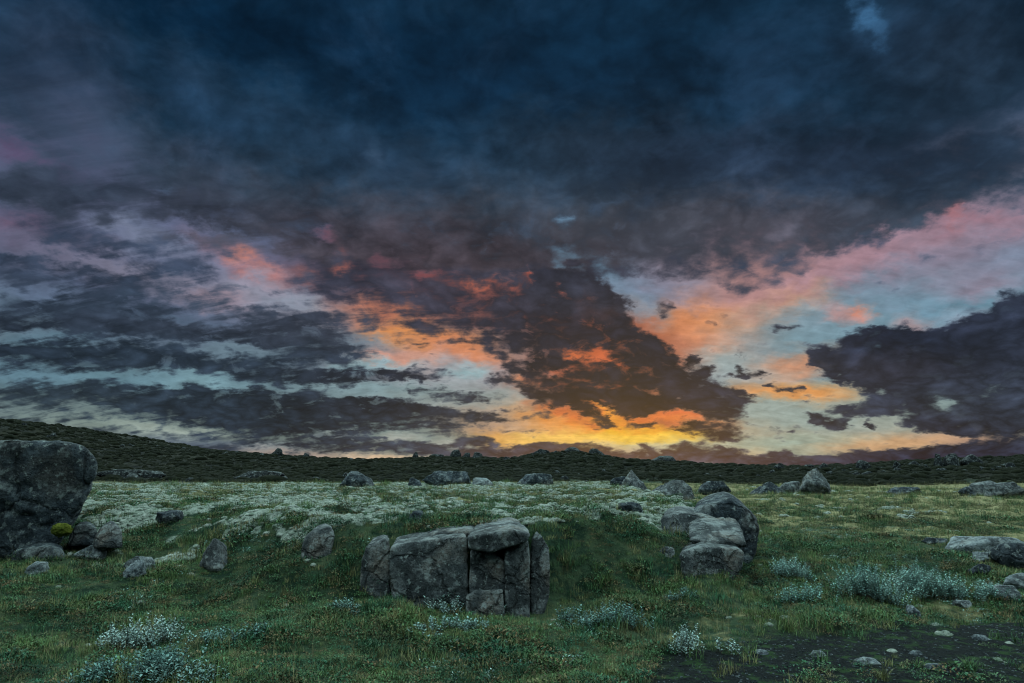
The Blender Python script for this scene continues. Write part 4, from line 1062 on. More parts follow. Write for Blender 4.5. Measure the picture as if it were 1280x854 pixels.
def block_rock(name, label, cat, seed, poly, Y, depth, tilt, k=5, p=22, amp=.03, material=None, freq=2.0, topback=.1):
    me, c = block_mesh(seed, poly, Y, depth, tilt, k, p, amp, freq, topback, material)
    o = link(name, me, c); tag(o, label, cat)
    return o
block_rock('boulder', 'huge dark boulder at the left edge of the view, narrowing towards its foot', 'boulder', 21,
           [(-190, 590), (-110, 566), (40, 555), (98, 558), (122, 574), (129, 600), (118, 624), (104, 647), (90, 668), (64, 700), (-170, 720)], 11.0, 2.6, (.18, -.10), 6, 14, .05, M_ROCK_DARK, 2.2, -.07)
block_rock('rock_slab', 'low dark slab wedged under the foot of the huge left boulder', 'rock', 22,
           [(14, 690), (30, 681), (62, 677), (82, 686), (80, 712), (40, 716), (14, 712)], 10.75, .8, (.1, .3), 5, 9, .06, M_ROCK_DARK)
block_rock('rock', 'dark rock tucked behind the yellow moss beside the huge left boulder', 'rock', 23,
           [(88, 668), (96, 655), (110, 652), (122, 660), (121, 682), (86, 682)], 11.6, .6, (.1, .3), 4, 16, .03, M_ROCK_DARK)
block_rock('rock', 'bluish wedge-shaped rock in the grass to the right of the huge left boulder', 'rock', 24,
           [(119, 669), (128, 657), (140, 651), (153, 662), (153, 685), (117, 685)], 11.2, .6, (.1, .5), 4, 16, .03, M_ROCK)
block_rock('boulder', 'leaning grey boulder standing in the bank left of the cracked outcrop', 'boulder', 25,
           [(375, 700), (380, 672), (397, 657), (413, 654), (419, 670), (408, 722), (374, 722)], 9.5, .6, (.12, .2), 5, 14, .03)
block_rock('boulder', 'rounded grey boulder, tallest of the rocks at the right end of the bank', 'boulder', 26,
           [(862, 636), (882, 622), (910, 616), (936, 634), (948, 655), (947, 684), (935, 715), (872, 715)], 11.9, 1.5, (.30, .12), 6, 16, .04, M_ROCK_DARK)
block_rock('rock_slab', 'long low rock slab sloping up behind the flat-topped slab, left of the rounded boulder', 'rock', 27,
           [(826, 640), (850, 634), (882, 639), (905, 650), (902, 680), (828, 672)], 11.3, 1.2, (.1, .45), 5, 18, .03)
block_rock('rock_slab', 'flat-topped pale slab lying across the lower block in front of the rounded boulder', 'rock', 28,
           [(856, 662), (872, 655), (915, 656), (930, 662), (933, 684), (915, 684), (862, 676)], 10.45, 1.0, (.25, .05), 5, 40, .018, None, 2.0, .3)
block_rock('rock', 'squarish grey block under the flat-topped slab at the right end of the bank', 'rock', 29,
           [(850, 684), (878, 676), (919, 681), (931, 690), (928, 712), (905, 735), (856, 730)], 10.0, .9, (.32, .12), 5, 40, .022)

def boxrock(name, label, cat, seed, x0, y0, x1, y1, Y=None, dr=.8, k=5, material=None, p=24, amp=.06, peak=0.0, group=None, sink=.30, planes=13):
    """boulder whose outline fills the surveyed box; it stands on the ground"""
    if Y is None: gx, Y, z = at((x0+x1)/2, y1)
    else: gx = to_world((x0+x1)/2, y1, Y)[0]; z = gz(gx, Y)
    s = Y/853*1.03
    w, h = (x1-x0)*s, (y1-y0)*s
    if Y > 60: h = max(to_world((x0+x1)/2, y0, Y)[1]-z, h)
    me = rock_mesh(seed, w, w*dr, h*(1+sink), k, planes, p, amp, 2.2, None, material, peak)
    o = link(name, me, (gx, Y+w*dr*.35, z-h*sink)); o.rotation_euler.z = random.Random(seed).uniform(-.4, .4)
    tag(o, label, cat, group)
    return o
B = boxrock
# on and below the moss slope, left
B('rock', 'dark pointed rock in the grass halfway between the huge left boulder and the leaning boulder', 'rock', 31, 240, 678, 288, 713, dr=.7, peak=.45)
B('rock', 'pale narrow rock with a sharp ridge in the grass below the yellow moss', 'rock', 32, 92, 684, 130, 701, dr=.7, material=M_ROCK_PALE, peak=.3)
B('rock', 'small whitish rock nearest the lower left corner of the view', 'rock', 33, 24, 706, 52, 721, dr=.8, material=M_ROCK_PALE)
B('rock', 'low mossy grey rock just right of the sharp-ridged pale rock', 'rock', 34, 148, 698, 186, 716, dr=.8, material=M_ROCK_PALE)
B('rock', 'brownish flat rock below and left of the dark pointed rock', 'rock', 35, 150, 706, 178, 724, dr=.9, material=M_STONE)
B('rock', 'dark rock lump on the moss slope above the dark pointed rock', 'rock', 36, 190, 640, 222, 655, dr=.9, material=M_ROCK_DARK)
B('rock', 'small dark rock poking out of the moss above the cracked outcrop', 'rock', 37, 508, 640, 528, 651, dr=.8, material=M_ROCK_DARK)
B('rock', 'low dark rock ringed by white moss left of the long sloping slab', 'rock', 38, 772, 629, 806, 641, dr=.7, material=M_ROCK_DARK)
B('rock', 'small pale rock flush with the moss left of the squarish block', 'rock', 39, 822, 685, 844, 694, dr=.8, material=M_ROCK, sink=.8)
# middle distance, left to right
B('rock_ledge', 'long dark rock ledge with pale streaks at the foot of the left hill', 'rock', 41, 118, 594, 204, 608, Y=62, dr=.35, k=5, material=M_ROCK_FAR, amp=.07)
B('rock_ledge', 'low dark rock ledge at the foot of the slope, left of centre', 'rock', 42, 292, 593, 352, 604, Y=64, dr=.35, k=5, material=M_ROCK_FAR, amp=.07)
B('boulder', 'dark humped boulder on the moss field, leftmost of those before the hills', 'boulder', 43, 418, 604, 468, 624, Y=31, dr=.7, material=M_ROCK_DARK, peak=.35)
B('boulder', 'broad dark rock with a whitish mossy side on the middle of the moss field', 'boulder', 44, 528, 598, 588, 616, Y=36, dr=.6, k=5, material=M_ROCK_DARK, peak=.25, amp=.07)
B('rock', 'small dark rock just left of the broad dark rock on the moss field', 'rock', 45, 507, 610, 527, 622, Y=32, dr=.8, material=M_ROCK_DARK)
B('boulder', 'low dark hummock of rock on the moss field below the round hill', 'boulder', 46, 645, 600, 692, 615, Y=36, dr=.6, material=M_ROCK_DARK, peak=.25, amp=.07)
B('rock', 'pale low rock between the two dark rocks on the moss field', 'rock', 47, 590, 604, 618, 614, Y=35, dr=.6, material=M_ROCK_PALE)
B('boulder', 'tall pointed grey boulder behind the moss field, right of centre', 'boulder', 48, 776, 582, 818, 612, Y=33, dr=.8, k=5, material=M_ROCK, peak=.55)
B('boulder', 'wide grey mound-shaped boulder leaning against the tall pointed one', 'boulder', 49, 806, 595, 872, 617, Y=31.5, dr=.6, k=5, material=M_ROCK, peak=.4)
B('boulder', 'flat-topped dark boulder behind the rounded boulder at the end of the bank', 'boulder', 50, 876, 597, 916, 613, Y=34, dr=.7, material=M_ROCK_DARK)
B('rock', 'small dark rock at the left foot of the tall pointed boulder', 'rock', 51, 764, 597, 782, 610, Y=34, dr=.8, material=M_ROCK_DARK)
B('boulder', 'low dark mound of rock left of the pale pyramid boulder', 'boulder', 52, 940, 604, 988, 620, Y=36, dr=.6, material=M_ROCK_DARK, peak=.4)
B('boulder', 'grey pyramid-shaped boulder standing alone below the right-hand ridge', 'boulder', 53, 1003, 593, 1047, 624, Y=33, dr=.8, k=5, material=M_ROCK, peak=.62)
B('rock', 'pale grey slab propped behind the pyramid-shaped boulder', 'rock', 54, 968, 598, 1010, 612, Y=38, dr=.5, material=M_ROCK, peak=.3)
B('rock', 'flat dark rock on the dry grass right of the pyramid-shaped boulder', 'rock', 55, 1118, 614, 1158, 624, Y=34, dr=.7, material=M_ROCK_DARK)
B('rock', 'small rounded dark rock left of the jumbled rock near the right edge', 'rock', 56, 1205, 618, 1224, 629, Y=31, dr=.8, material=M_ROCK_DARK)
B('boulder', 'jumbled grey rock near the right edge below the ridge', 'boulder', 57, 1222, 610, 1282, 630, Y=32, dr=.6, k=5, material=M_ROCK, amp=.09)
# right edge, nearer
B('rock_slab', 'broad pale slab lying flat at the right edge', 'rock', 61, 1204, 674, 1290, 692, dr=.8, k=5, material=M_ROCK_PALE, amp=.04, sink=1.2)
B('boulder', 'dark boulder cut off by the right edge, in front of the broad pale slab', 'boulder', 62, 1252, 684, 1310, 712, dr=.8, k=5, material=M_ROCK_DARK)
B('rock', 'smooth grey rock below the left end of the broad pale slab', 'rock', 63, 1218, 693, 1250, 706, dr=.8, material=M_ROCK_PALE)
B('rock', 'dark round rock between the smooth grey rock and the silvery willow', 'rock', 64, 1218, 708, 1244, 724, dr=.9, material=M_ROCK_DARK)
B('rock', 'bluish white stone at the right edge beside the end of the willow', 'rock', 65, 1248, 734, 1280, 750, dr=.9, material=M_ROCK_PALE, p=10, sink=.5)
B('rock', 'grey rock at the right edge just above the bluish white stone', 'rock', 66, 1262, 721, 1294, 738, dr=.8, material=M_ROCK_PALE)
B('rock', 'dark flat rock on the grassy slope below the thin moss streaks, right', 'rock', 67, 1160, 674, 1188, 682, dr=.8, material=M_ROCK_DARK)
B('stone', 'flat bluish stone in the grass above the right part of the gravel', 'stone', 68, 1198, 753, 1218, 761, dr=.8, material=M_ROCK_PALE)
B('stone', 'pinkish grey stone in the grass at the upper edge of the gravel', 'stone', 69, 1137, 760, 1154, 775, dr=.9, material=M_STONE)
# stones on the gravel
for i, (x0, y0, x1, y1, lab) in enumerate([
    (1013, 813, 1034, 821, 'flat pale stone on the gravel, left of the longest one'),
    (1074, 823, 1103, 831, 'longest flat pale stone lying in the middle of the gravel'),
    (946, 813, 962, 819, 'small light stone at the left end of the gravel near the grass'),
    (1222, 793, 1240, 801, 'pinkish stone on the upper right part of the gravel'),
    (1140, 813, 1156, 819, 'small greenish grey stone right of the middle of the gravel'),
    (1160, 829, 1182, 838, 'low grey stone beside the small grass tuft on the gravel')]):
    B('stone', lab, 'stone', 80+i, x0, y0+.35*(y1-y0), x1, y1, dr=.8, k=4, material=M_STONE if i not in (0, 1) else M_ROCK_PALE, p=14, sink=1.3)

# crags and stones on the skyline
for i, (x0, y0, x1, y1, lab) in enumerate([
    (336, 562, 353, 573, 'blocky dark boulder on the skyline of the left slope, the larger of two'),
    (374, 566, 387, 575, 'small dark boulder on the skyline right of the blocky one'),
    (514, 566, 524, 576, 'dark upright stone standing at the left end of the low skyline crags'),
    (562, 563, 578, 575, 'highest dark crag on the skyline left of the round hill'),
    (577, 566, 588, 575, 'dark crag close to the right of the highest skyline crag'),
    (588, 567, 608, 576, 'double-topped dark crag at the right end of the low skyline crags'),
    (536, 570, 556, 576, 'flat dark crag between the upright stone and the highest skyline crag'),
    (700, 562, 728, 570, 'dark rocky knob on the very top of the round hill'),
    (664, 564, 690, 573, 'dark rocky shoulder on the left side of the round hill'),
    (736, 567, 758, 577, 'dark rocky step on the right side of the round hill'),
    (812, 573, 852, 582, 'long dark crag on the skyline right of the round hill')]):
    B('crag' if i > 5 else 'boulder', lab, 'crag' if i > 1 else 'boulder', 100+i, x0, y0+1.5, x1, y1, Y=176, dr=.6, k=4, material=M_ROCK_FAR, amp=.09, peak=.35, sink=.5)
for i, (x0, y0, x1, y1, lab) in enumerate([
    (1024, 583, 1036, 593, 'dark knobbly rock on the right ridge, leftmost large one against the sky'),
    (1074, 577, 1092, 590, 'domed dark rock on the middle of the right ridge, widest against the sky'),
    (1117, 581, 1128, 590, 'small dark rock on the ridge just right of the domed one'),
    (1138, 581, 1156, 590, 'low dark rock on the ridge left of the two tall rocks'),
    (1170, 575, 1184, 592, 'tall pointed dark rock on the right ridge, left of a pair'),
    (1184, 575, 1206, 593, 'tall blunt dark rock on the right ridge, right of a pair'),
    (1206, 582, 1236, 596, 'broad dark rock on the right end of the ridge below the smooth hill'),
    (1005, 587, 1022, 594, 'small dark rock at the left end of the right ridge'),
    (968, 586, 986, 594, 'flat dark rock where the right ridge starts')]):
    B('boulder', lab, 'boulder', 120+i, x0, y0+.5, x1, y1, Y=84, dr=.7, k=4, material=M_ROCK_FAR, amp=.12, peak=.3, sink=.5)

# stones strewn over the ridge and slopes: alike, told apart by nothing but place
def strewn(n, xr, yr, size, seed, label, group, material, hug=.35):
    rs = random.Random(seed)
    protos = [rock_mesh(seed+k, 1, .8, .7, 2, 9, 20, .11, 2.2, None, material) for k in range(6)]
    for i in range(n):
        y = rs.uniform(*yr); x = rs.uniform(xr[0], xr[1])*y/yr[1]
        o = link('stone', protos[i % 6], (x, y, 0)); s = rs.uniform(*size)*(1.6 if rs.random() < .12 else 1)
        o.location.z = gz(x, y)-hug*s*.7
        o.scale = (s, s, s*rs.uniform(.6, 1.15)); o.rotation_euler.z = rs.uniform(0, 6.28)
        tag(o, label, 'stone', group)
strewn(110, (24, 68), (70, 92), (.25, 1.0), 301, 'dark stone strewn among many on the rough right-hand ridge', 'stones on the right ridge', M_ROCK_FAR)
strewn(60, (-62, 16), (52, 95), (.4, 1.2), 302, 'dark stone half sunk in the heath below the left and middle hills', 'stones in the heath below the hills', M_ROCK_FAR, .4)
strewn(90, (-140, 110), (165, 182), (.4, 1.5), 303, 'tiny dark stone on the skyline of the far hills', 'stones on the far hill crest', M_ROCK_FAR)

# ------------------------------------------------------------------ plants
class Leaves:
    """collects leaf and blade faces (quads) with a shade value per vertex"""
    def __init__(s): s.v = []; s.f = []; s.sh = []; s.n = 0
    def quad_strip(s, rows, sh):
        b = s.n
        for l, r in rows: s.v += [l, r]; s.sh += [sh, sh]
        for k in range(len(rows)-1): s.f.append((b+2*k, b+2*k+1, b+2*k+3, b+2*k+2))
        s.n += 2*len(rows)
    def leaf(s, base, direction, normal, length, width, sh, fold=.25, droop=.15):
        d = direction.normalized(); side = d.cross(normal)
        if side.length < 1e-4: side = d.orthogonal()
        side.normalize(); n = side.cross(d)
        b = s.n
        pts = [base]
        for t, wd in ((.35, .9), (.7, .75)):
            c = base+d*length*t-n*droop*length*t*t
            pts += [c+side*width*.5*wd+n*fold*width*wd, c-n*0, c-side*width*.5*wd+n*fold*width*wd]
        pts.append(base+d*length-n*droop*length)
        s.v += pts; s.sh += [sh]*8; s.n += 8
        q = [(0, 1, 2, 2), (0, 2, 3, 3), (1, 4, 5, 2), (2, 5, 6, 3), (4, 7, 5, 5), (5, 7, 6, 6)]
        s.tri = getattr(s, 'tri', [])
        for a, c, e, g in q:
            if e == g: s.tri.append((b+a, b+c, b+e))
            else: s.f.append((b+a, b+c, b+e, b+g))
    def blade(s, base, az, length, width, lean, sh):
        h = Vector((math.cos(az), math.sin(az), 0)); side = Vector((-h.y, h.x, 0))*width*.5
        rows = []
        for t in (0, .4, .75, 1):
            c = base+Vector((0, 0, 1))*length*(t-.35*lean*t*t)+h*length*lean*t*t*.8
            k = (1-t)**.6 if t < 1 else .08
            rows.append((c-side*k, c+side*k))
        s.quad_strip(rows, sh)
    def tube(s, pts, r0, r1, sh):
        b = s.n; m = len(pts)
        for i, p in enumerate(pts):
            r = r0+(r1-r0)*i/(m-1)
            for k in range(3):
                a = k*2.094; s.v.append(p+Vector((math.cos(a)*r, math.sin(a)*r, 0))); s.sh.append(sh)
        for i in range(m-1):
            for k in range(3):
                kk = (k+1) % 3
                s.f.append((b+i*3+k, b+i*3+kk, b+i*3+3+kk, b+i*3+3+k))
        s.n += 3*m
    def mesh(s, name, material, smooth=False):
        tri = getattr(s, 'tri', [])
        faces = [tuple(x) for x in s.f]+tri
        me = bpy.data.meshes.new(name); me.from_pydata([tuple(v) for v in s.v], [], faces); me.update()
        me.materials.append(material)
        set_attr(me, 'shade', s.sh)
        if smooth: me.polygons.foreach_set('use_smooth', np.ones(len(faces), bool))
        return me
M_GRASS = leaf_material('grass_blades', ((.036, .100, .050), (.095, .145, .050), (.18, .175, .078)))
M_DRY = leaf_material('dry_grass_blades', ((.15, .145, .07), (.24, .205, .11), (.12, .13, .05)))
M_MAT = leaf_material('heath_leaves', ((.032, .095, .054), (.064, .122, .048), (.13, .09, .045)), .5)
M_WILLOW = leaf_material('woolly_willow_leaves', ((.13, .25, .21), (.21, .34, .30), (.35, .48, .44)), .65, (.34, .42, .40))
M_STEM = leaf_material('willow_stems', ((.060, .050, .040), (.090, .075, .055)))
M_MOSS = moss_material('woolly_fringe_moss', (.15, .19, .145), (.34, .37, .32), (.05, .075, .05))
M_YMOSS = moss_material('yellow_moss', (.045, .058, .010), (.11, .12, .02), (.05, .07, .01))

# ---- shrubs, surveyed by the box they fill
M_WILLOW_DARK = leaf_material('willow_leaves_dusky', ((.085, .165, .145), (.14, .23, .205), (.23, .32, .29)), .65, (.25, .33, .30))
def shrub(label, seed, x0, y0, x1, y1, dens=1.0, leaf=.035, height=1.0, group=None):
    rs = random.Random(seed)
    gx, Y, z = at((x0+x1)/2, y1-2)
    s = Y/853
    W = (x1-x0)*s; H = max((y1-y0)*s*.95, .14)*height; Dp = max(W*.45, .35)
    root = bpy.data.objects.new('willow_shrub', None); col.objects.link(root); root.location = (gx, Y+Dp*.4, gz(gx, Y+Dp*.4))
    tag(root, label, 'shrub', group)
    st, lf = Leaves(), Leaves()
    n = int(W*Dp*360*dens)+26
    cl = [(rs.uniform(-.85, .85), rs.uniform(-.7, .7), rs.uniform(.45, 1.0)) for _ in range(int(4+W*4))]
    for i in range(n):
        c = rs.choice(cl)
        a = rs.uniform(0, 6.28); rr = abs(rs.gauss(0, .16))
        bx = max(-1, min(1, c[0]+math.cos(a)*rr/max(W, .5)*1.6)); by = max(-1, min(1, c[1]+math.sin(a)*rr/max(Dp, .5)*1.6))
        x, y = bx*W/2, by*Dp/2
        base = Vector((x, y, gz(root.location.x+x, root.location.y+y)-root.location.z-.02))
        hh = H*(.35+.65*c[2])*rs.uniform(.5, 1.1)*(1-.35*abs(bx)**3)
        if rs.random() < .05: hh *= 1.3
        lean = Vector((rs.gauss(0, .30), rs.gauss(0, .30)-.1, 1)).normalized()
        pts = []
        p = base.copy(); d = lean.copy(); k = 5
        for q in range(k):
            pts.append(p.copy()); d = (d+Vector((rs.gauss(0, .12), rs.gauss(0, .12), .08))).normalized(); p = p+d*hh/(k-1)
        st.tube(pts, .0035, .0012, rs.random())
        m = max(6, int(hh/.016))
        for q in range(m):
            t = .25+.75*(q+.5)/m
            j = min(int(t*(k-1)), k-2); pos = pts[j].lerp(pts[j+1], t*(k-1)-j)
            az = q*2.4+rs.uniform(-.5, .5); up = rs.uniform(.35, 1.2)
            dirn = Vector((math.cos(az), math.sin(az), up))
            L = leaf*rs.uniform(.7, 1.25)*(1-.35*(t > .9))
            lf.leaf(pos, dirn, Vector((-math.cos(az)*up, -math.sin(az)*up, 1)), L, L*.52, rs.random(), .18, .2)
    o1 = link('stems', st.mesh('stems', M_STEM), parent=root); o1['kind'] = 'stuff'
    o2 = link('foliage', lf.mesh('foliage', M_WILLOW if 401 <= seed <= 405 else M_WILLOW_DARK), parent=root); o2['kind'] = 'stuff'
    return root
shrub('largest silvery willow shrub, with one sprig standing up above the rest, right of centre', 401, 1036, 706, 1130, 754, 1.15)
shrub('broad silvery willow shrub joining the largest one on its right, towards the stones', 402, 1118, 712, 1222, 754, 1.1)
shrub('small silvery willow shrub set back to the left of the largest willow', 403, 962, 702, 1022, 730, 1.0)
shrub('low thin willow shrub in front of the small set-back willow', 404, 980, 728, 1052, 757, .7)
shrub('thin trailing willow between the broad willow and the bluish white stone', 405, 1212, 726, 1262, 752, .8)
shrub('willow shrub with three pale sprigs standing up, lower left', 406, 114, 774, 222, 820, .9, .034)
shrub('leafy willow shrub cut off by the lower edge, lower left', 407, 62, 822, 256, 866, 1.0, .036)
shrub('low willow shrub fringing the foot of the cracked outcrop', 408, 522, 752, 642, 772, .9)
shrub('darker willow shrub just below the one fringing the outcrop', 409, 514, 770, 604, 796, .8)
shrub('small willow shrub on the grass right of the outcrop, left of two', 410, 704, 762, 750, 789, .8)
shrub('straggling willow shrub on the grass right of the outcrop, right of two', 411, 742, 750, 816, 786, .65)
shrub('small bluish willow sprig alone in the grass left of the outcrop', 412, 408, 750, 446, 770, .8)
shrub('low greyish willow in the short grass between the lower left willow and the centre', 413, 236, 782, 330, 812, .4)
shrub('tiny pale willow in the dip right of the straggling willow', 414, 834, 738, 872, 754, .7)
shrub('low leafy willow at the left end of the gravel edge', 415, 846, 786, 925, 822, .6, .03)

# ---- yellow moss cushion beside the left boulder, and a grass tuft on the gravel
def cushion():
    u, f = ico(5)
    co = u*np.array([.19, .15, .15]); co = co*(1+.35*fbm(u*1.8+3, 4)+.14*np.abs(perlin(u*6))+.07*perlin(u*14))[:, None]; co[:, 2] -= co[:, 2].min()
    x, Y = to_world(76, 671, 10.62)[0], 10.62
    o = link('moss_cushion', mesh_from('moss_cushion', co*.72, f, M_YMOSS), (x, Y, to_world(76, 672, 10.62)[1]))
    o.scale = (1.0, 1.0, .85)
    tag(o, 'bright yellow-green moss cushion against the foot of the huge left boulder', 'moss')
cushion()
def tuft(label, px, py, n, h, seed, material=None):
    rs = random.Random(seed); lv = Leaves()
    x, Y, z = at(px, py)
    for i in range(n):
        a = rs.uniform(0, 6.28); r = rs.uniform(0, .07)
        lv.blade(Vector((math.cos(a)*r, math.sin(a)*r, -.01)), a+rs.uniform(-.6, .6), h*rs.uniform(.5, 1.1), .004, rs.uniform(.2, 1.0), rs.random())
    tag(link('grass_tuft', lv.mesh('grass_tuft', material or M_GRASS), (x, Y, z)), label, 'grass tuft')
tuft('round green grass tuft growing on the right side of the gravel', 1212, 838, 160, .13, 51)
tuft('yellowish grass tuft leaning over at the lower edge of the gravel', 1105, 850, 60, .16, 52, M_DRY)
tuft('small dark green grass tuft in the middle of the gravel', 1148, 834, 90, .09, 53)

# ---- ground cover that nobody could count: points on the ground, a few plant models instanced on them
def proto(name, me):
    return bpy.data.objects.new(name, me)
def grass_proto(seed, n, h, r, w, lean, material):
    rs = random.Random(seed); lv = Leaves()
    for i in range(n):
        a = rs.uniform(0, 6.28); q = r*math.sqrt(rs.random())
        lv.blade(Vector((math.cos(a)*q, math.sin(a)*q, -.015)), rs.uniform(0, 6.28), h*rs.uniform(.45, 1.15), w*rs.uniform(.7, 1.3), rs.uniform(.1, 1)*lean, rs.random())
    return proto('grass', lv.mesh('grass', material))
def mat_proto(seed, n, r, h, L, material):
    rs = random.Random(seed); lv = Leaves()
    for i in range(n):
        a = rs.uniform(0, 6.28); q = r*math.sqrt(rs.random())
        p = Vector((math.cos(a)*q, math.sin(a)*q, h*(1-(q/r)**2)*rs.uniform(.2, 1)))
        az = rs.uniform(0, 6.28); up = rs.uniform(.1, 1.3)
        l = L*rs.uniform(.6, 1.3)
        lv.leaf(p, Vector((math.cos(az), math.sin(az), up)), Vector((-math.cos(az)*up, -math.sin(az)*up, 1)), l, l*.5, rs.random())
    return proto('leaves', lv.mesh('leaves', material))
def lump_proto(seed, material):
    u, f = ico(3)
    co = u*(1+.30*fbm(u*1.7+seed*9, 3)+.22*np.abs(perlin(u*4.5+seed))+.08*perlin(u*11))[:, None]*np.array([1, .8, .55])
    return proto('moss', mesh_from('moss', co*.1, f, material))
def pebble_proto(seed, material):
    return proto('pebble', rock_mesh(seed, .1, .085, .05, 2, 8, 10, .05, 2, None, material))
def gn_scatter(name, pts, scl, rot, var, protos):
    me = bpy.data.meshes.new(name); me.vertices.add(len(pts)); me.vertices.foreach_set('co', np.asarray(pts, np.float32).ravel())
    set_attr(me, 'size', scl); set_attr(me, 'turn', rot)
    a = me.attributes.new('variant', 'INT', 'POINT'); a.data.foreach_set('value', np.asarray(var, np.int32))
    o = link(name, me); o['kind'] = 'stuff'
    g = bpy.data.node_groups.new(name, 'GeometryNodeTree')
    g.interface.new_socket('Geometry', in_out='INPUT', socket_type='NodeSocketGeometry'); g.interface.new_socket('Geometry', in_out='OUTPUT', socket_type='NodeSocketGeometry')
    N, L = g.nodes, g.links
    gi, go = N.new('NodeGroupInput'), N.new('NodeGroupOutput')
    ip = N.new('GeometryNodeInstanceOnPoints'); jn = N.new('GeometryNodeJoinGeometry')
    for p in protos:
        oi = N.new('GeometryNodeObjectInfo'); oi.inputs['Object'].default_value = p; oi.inputs['As Instance'].default_value = True
        L.new(oi.outputs['Geometry'], jn.inputs[0])
    def named(nm, t):
        n = N.new('GeometryNodeInputNamedAttribute'); n.data_type = t; n.inputs['Name'].default_value = nm; return n.outputs['Attribute']
    cx = N.new('ShaderNodeCombineXYZ'); L.new(named('turn', 'FLOAT'), cx.inputs[2])
    e2r = N.new('FunctionNodeEulerToRotation'); L.new(cx.outputs[0], e2r.inputs[0])
    L.new(gi.outputs[0], ip.inputs['Points']); L.new(jn.outputs[0], ip.inputs['Instance'])
    ip.inputs['Pick Instance'].default_value = True
    L.new(named('variant', 'INT'), ip.inputs['Instance Index']); L.new(e2r.outputs[0], ip.inputs['Rotation']); L.new(named('size', 'FLOAT'), ip.inputs['Scale'])
    L.new(ip.outputs[0], go.inputs[0])
    mod = o.modifiers.new('scatter', 'NODES'); mod.node_group = g
    return o
_sr = np.random.RandomState(11)
def candidates(n, dmin, dmax, power):
    """positions on the ground in front of the photographer, thinning out with distance"""
    u = _sr.rand(n); k = 2-power
    d = (dmin**k+u*(dmax**k-dmin**k))**(1/k) if abs(k) > 1e-3 else dmin*(dmax/dmin)**u
    a = np.radians(_sr.uniform(-47, 47, n))
    return d*np.sin(a), d*np.cos(a), d
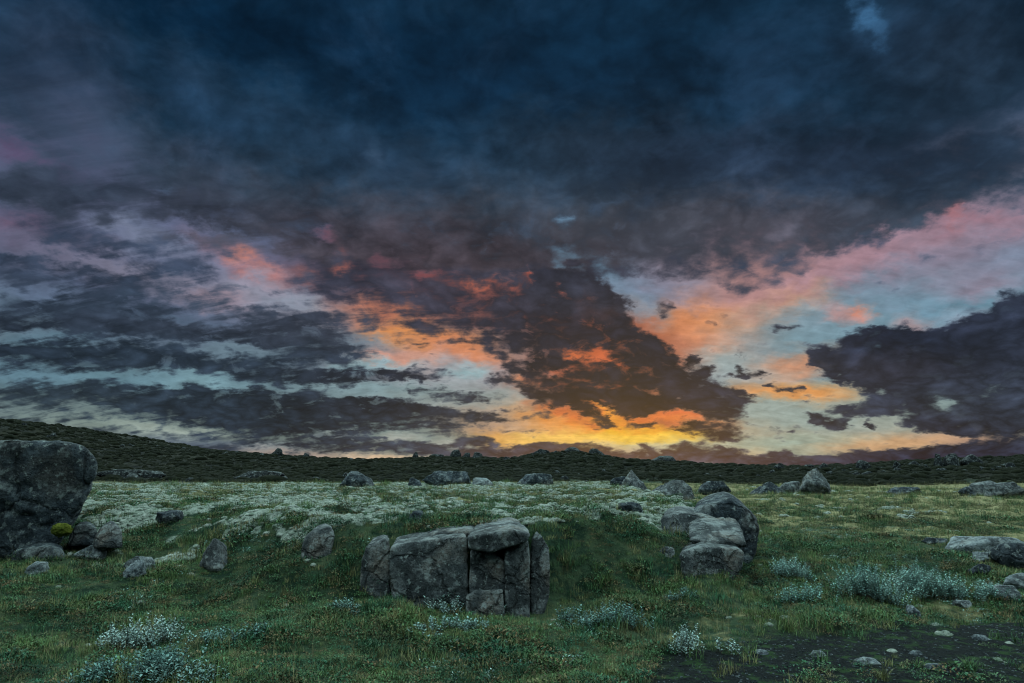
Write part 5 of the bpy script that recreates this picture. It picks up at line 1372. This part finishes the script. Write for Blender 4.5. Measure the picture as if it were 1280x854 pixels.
def scatter_all():
    def emit(name, x, y, d, keep, protos, smin, smax, grow, sink=0.0, lumpy=0.0):
        x, y, d = x[keep], y[keep], d[keep]
        z = ground(x, y)-sink
        n = len(x)
        s = _sr.uniform(smin, smax, n)*(1+np.maximum(d-8, 0)*grow)
        if lumpy: s = s*np.clip(1+lumpy*2.2*fbm(p2(x, y, 1.1, 55.0), 3), .45, 2.2)
        gn_scatter(name, np.stack([x, y, z], 1), s, _sr.uniform(0, 6.28, n), _sr.randint(0, len(protos), n), protos)
        return n
    # short green turf
    x, y, d = candidates(95000, 2.6, 48, 1.35)
    m, dry, g, heath = masks(x, y)
    r = _sr.rand(len(x)); cl = fbm(p2(x, y, .9, 3.3), 3)
    keep = (r > .86*m) & (_sr.rand(len(x)) > .6*dry) & (r > 1.02*g-.035-.05*g*(cl > .12)) & (r > heath) & (_sr.rand(len(x)) < .78+cl)
    emit('grass', x, y, d, keep, [grass_proto(1, 46, .075, .085, .0045, .9, M_GRASS), grass_proto(2, 40, .055, .09, .0045, 1.3, M_GRASS), grass_proto(3, 38, .10, .07, .004, .8, M_GRASS), grass_proto(8, 30, .08, .06, .004, 1.0, M_DRY)], .7, 1.25, .035, 0, .8)
    # dry stalks
    x, y, d = candidates(46000, 2.6, 60, 1.0)
    m, dry, g, heath = masks(x, y); r = _sr.rand(len(x))
    keep = (r < .10+.9*dry) & (r > .9*m) & (r > 1.02*g-.01) & (r > heath) & (d > 3)
    emit('dry_grass', x, y, d, keep, [grass_proto(4, 14, .17, .07, .0032, .7, M_DRY), grass_proto(5, 18, .13, .08, .0034, .9, M_DRY), grass_proto(6, 8, .24, .05, .0028, .5, M_DRY)], .6, 1.2, .012)
    # creeping heath leaves
    x, y, d = candidates(42000, 2.6, 26, 1.3)
    m, dry, g, heath = masks(x, y); r = _sr.rand(len(x)); cl = fbm(p2(x, y, .6, 13.3), 3)
    keep = (r > .95*m) & (r > .99*g-.14*(cl > .12)*g) & (cl > -.12)
    emit('ground_cover', x, y, d, keep, [mat_proto(1, 70, .11, .05, .020, M_MAT), mat_proto(2, 60, .10, .06, .024, M_MAT), mat_proto(3, 50, .12, .035, .018, M_MAT)], .7, 1.3, .03, 0, .6)
    # dark cushions of crowberry and heather
    M_CROW = leaf_material('crowberry_leaves', ((.010, .034, .020), (.022, .048, .024), (.05, .04, .022)))
    x, y, d = candidates(15000, 2.8, 40, 1.2)
    m, dry, g, heath = masks(x, y); cl = fbm(p2(x, y, .8, 63.3), 4)
    keep = (cl > .10) & (g < .3) & (m < .75)
    emit('crowberry', x, y, d, keep, [mat_proto(k, 120, .15, .11, .017, M_CROW) for k in (11, 12, 13)], .7, 1.6, .02, .02)
    # pale sprigs of creeping willow among the turf
    x, y, d = candidates(9000, 2.6, 22, 1.2)
    m, dry, g, heath = masks(x, y); cl = fbm(p2(x, y, .55, 23.3), 4)
    keep = (cl > .16) & (g < .5) & (m < .6)
    emit('creeping_willow', x, y, d, keep, [mat_proto(4, 34, .09, .06, .024, M_WILLOW), mat_proto(5, 24, .10, .05, .022, M_WILLOW)], .6, 1.1, .02)
    # woolly moss lumps
    x, y, d = candidates(150000, 8.0, 46, 1.2)
    m, dry, g, heath = masks(x, y); r = _sr.rand(len(x)); cl = fbm(p2(x, y, 1.6, 43.3), 3)
    keep = (r < m*1.2-.25+cl)
    emit('woolly_moss', x, y, d, keep, [lump_proto(k, M_MOSS) for k in range(5)], .12, .62, .03, .01)
    # dark heath bushes and rubble on the far slopes
    x, y, d = candidates(56000, 46, 290, 1.05)
    m, dry, g, heath = masks(x, y); cl = fbm(p2(x, y, .05, 3.9), 4)
    keep = (_sr.rand(len(x)) < heath) & (cl > -.32)
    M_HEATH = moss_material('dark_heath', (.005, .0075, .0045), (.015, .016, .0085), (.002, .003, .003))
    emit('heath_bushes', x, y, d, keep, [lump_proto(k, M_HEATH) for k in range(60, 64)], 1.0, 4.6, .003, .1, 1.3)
    # gravel
    x, y, d = candidates(60000, 3.2, 13, 1.2)
    m, dry, g, heath = masks(x, y); r = _sr.rand(len(x))
    keep = (r < g*(.75+fbm(p2(x, y, 1.3, 91.0), 3))) & (x > -.5)
    emit('gravel', x, y, d, keep, [pebble_proto(k, M_STONE if k < 702 else M_ROCK_DARK) for k in range(700, 706)], .05, .30, .0, .006)
scatter_all()
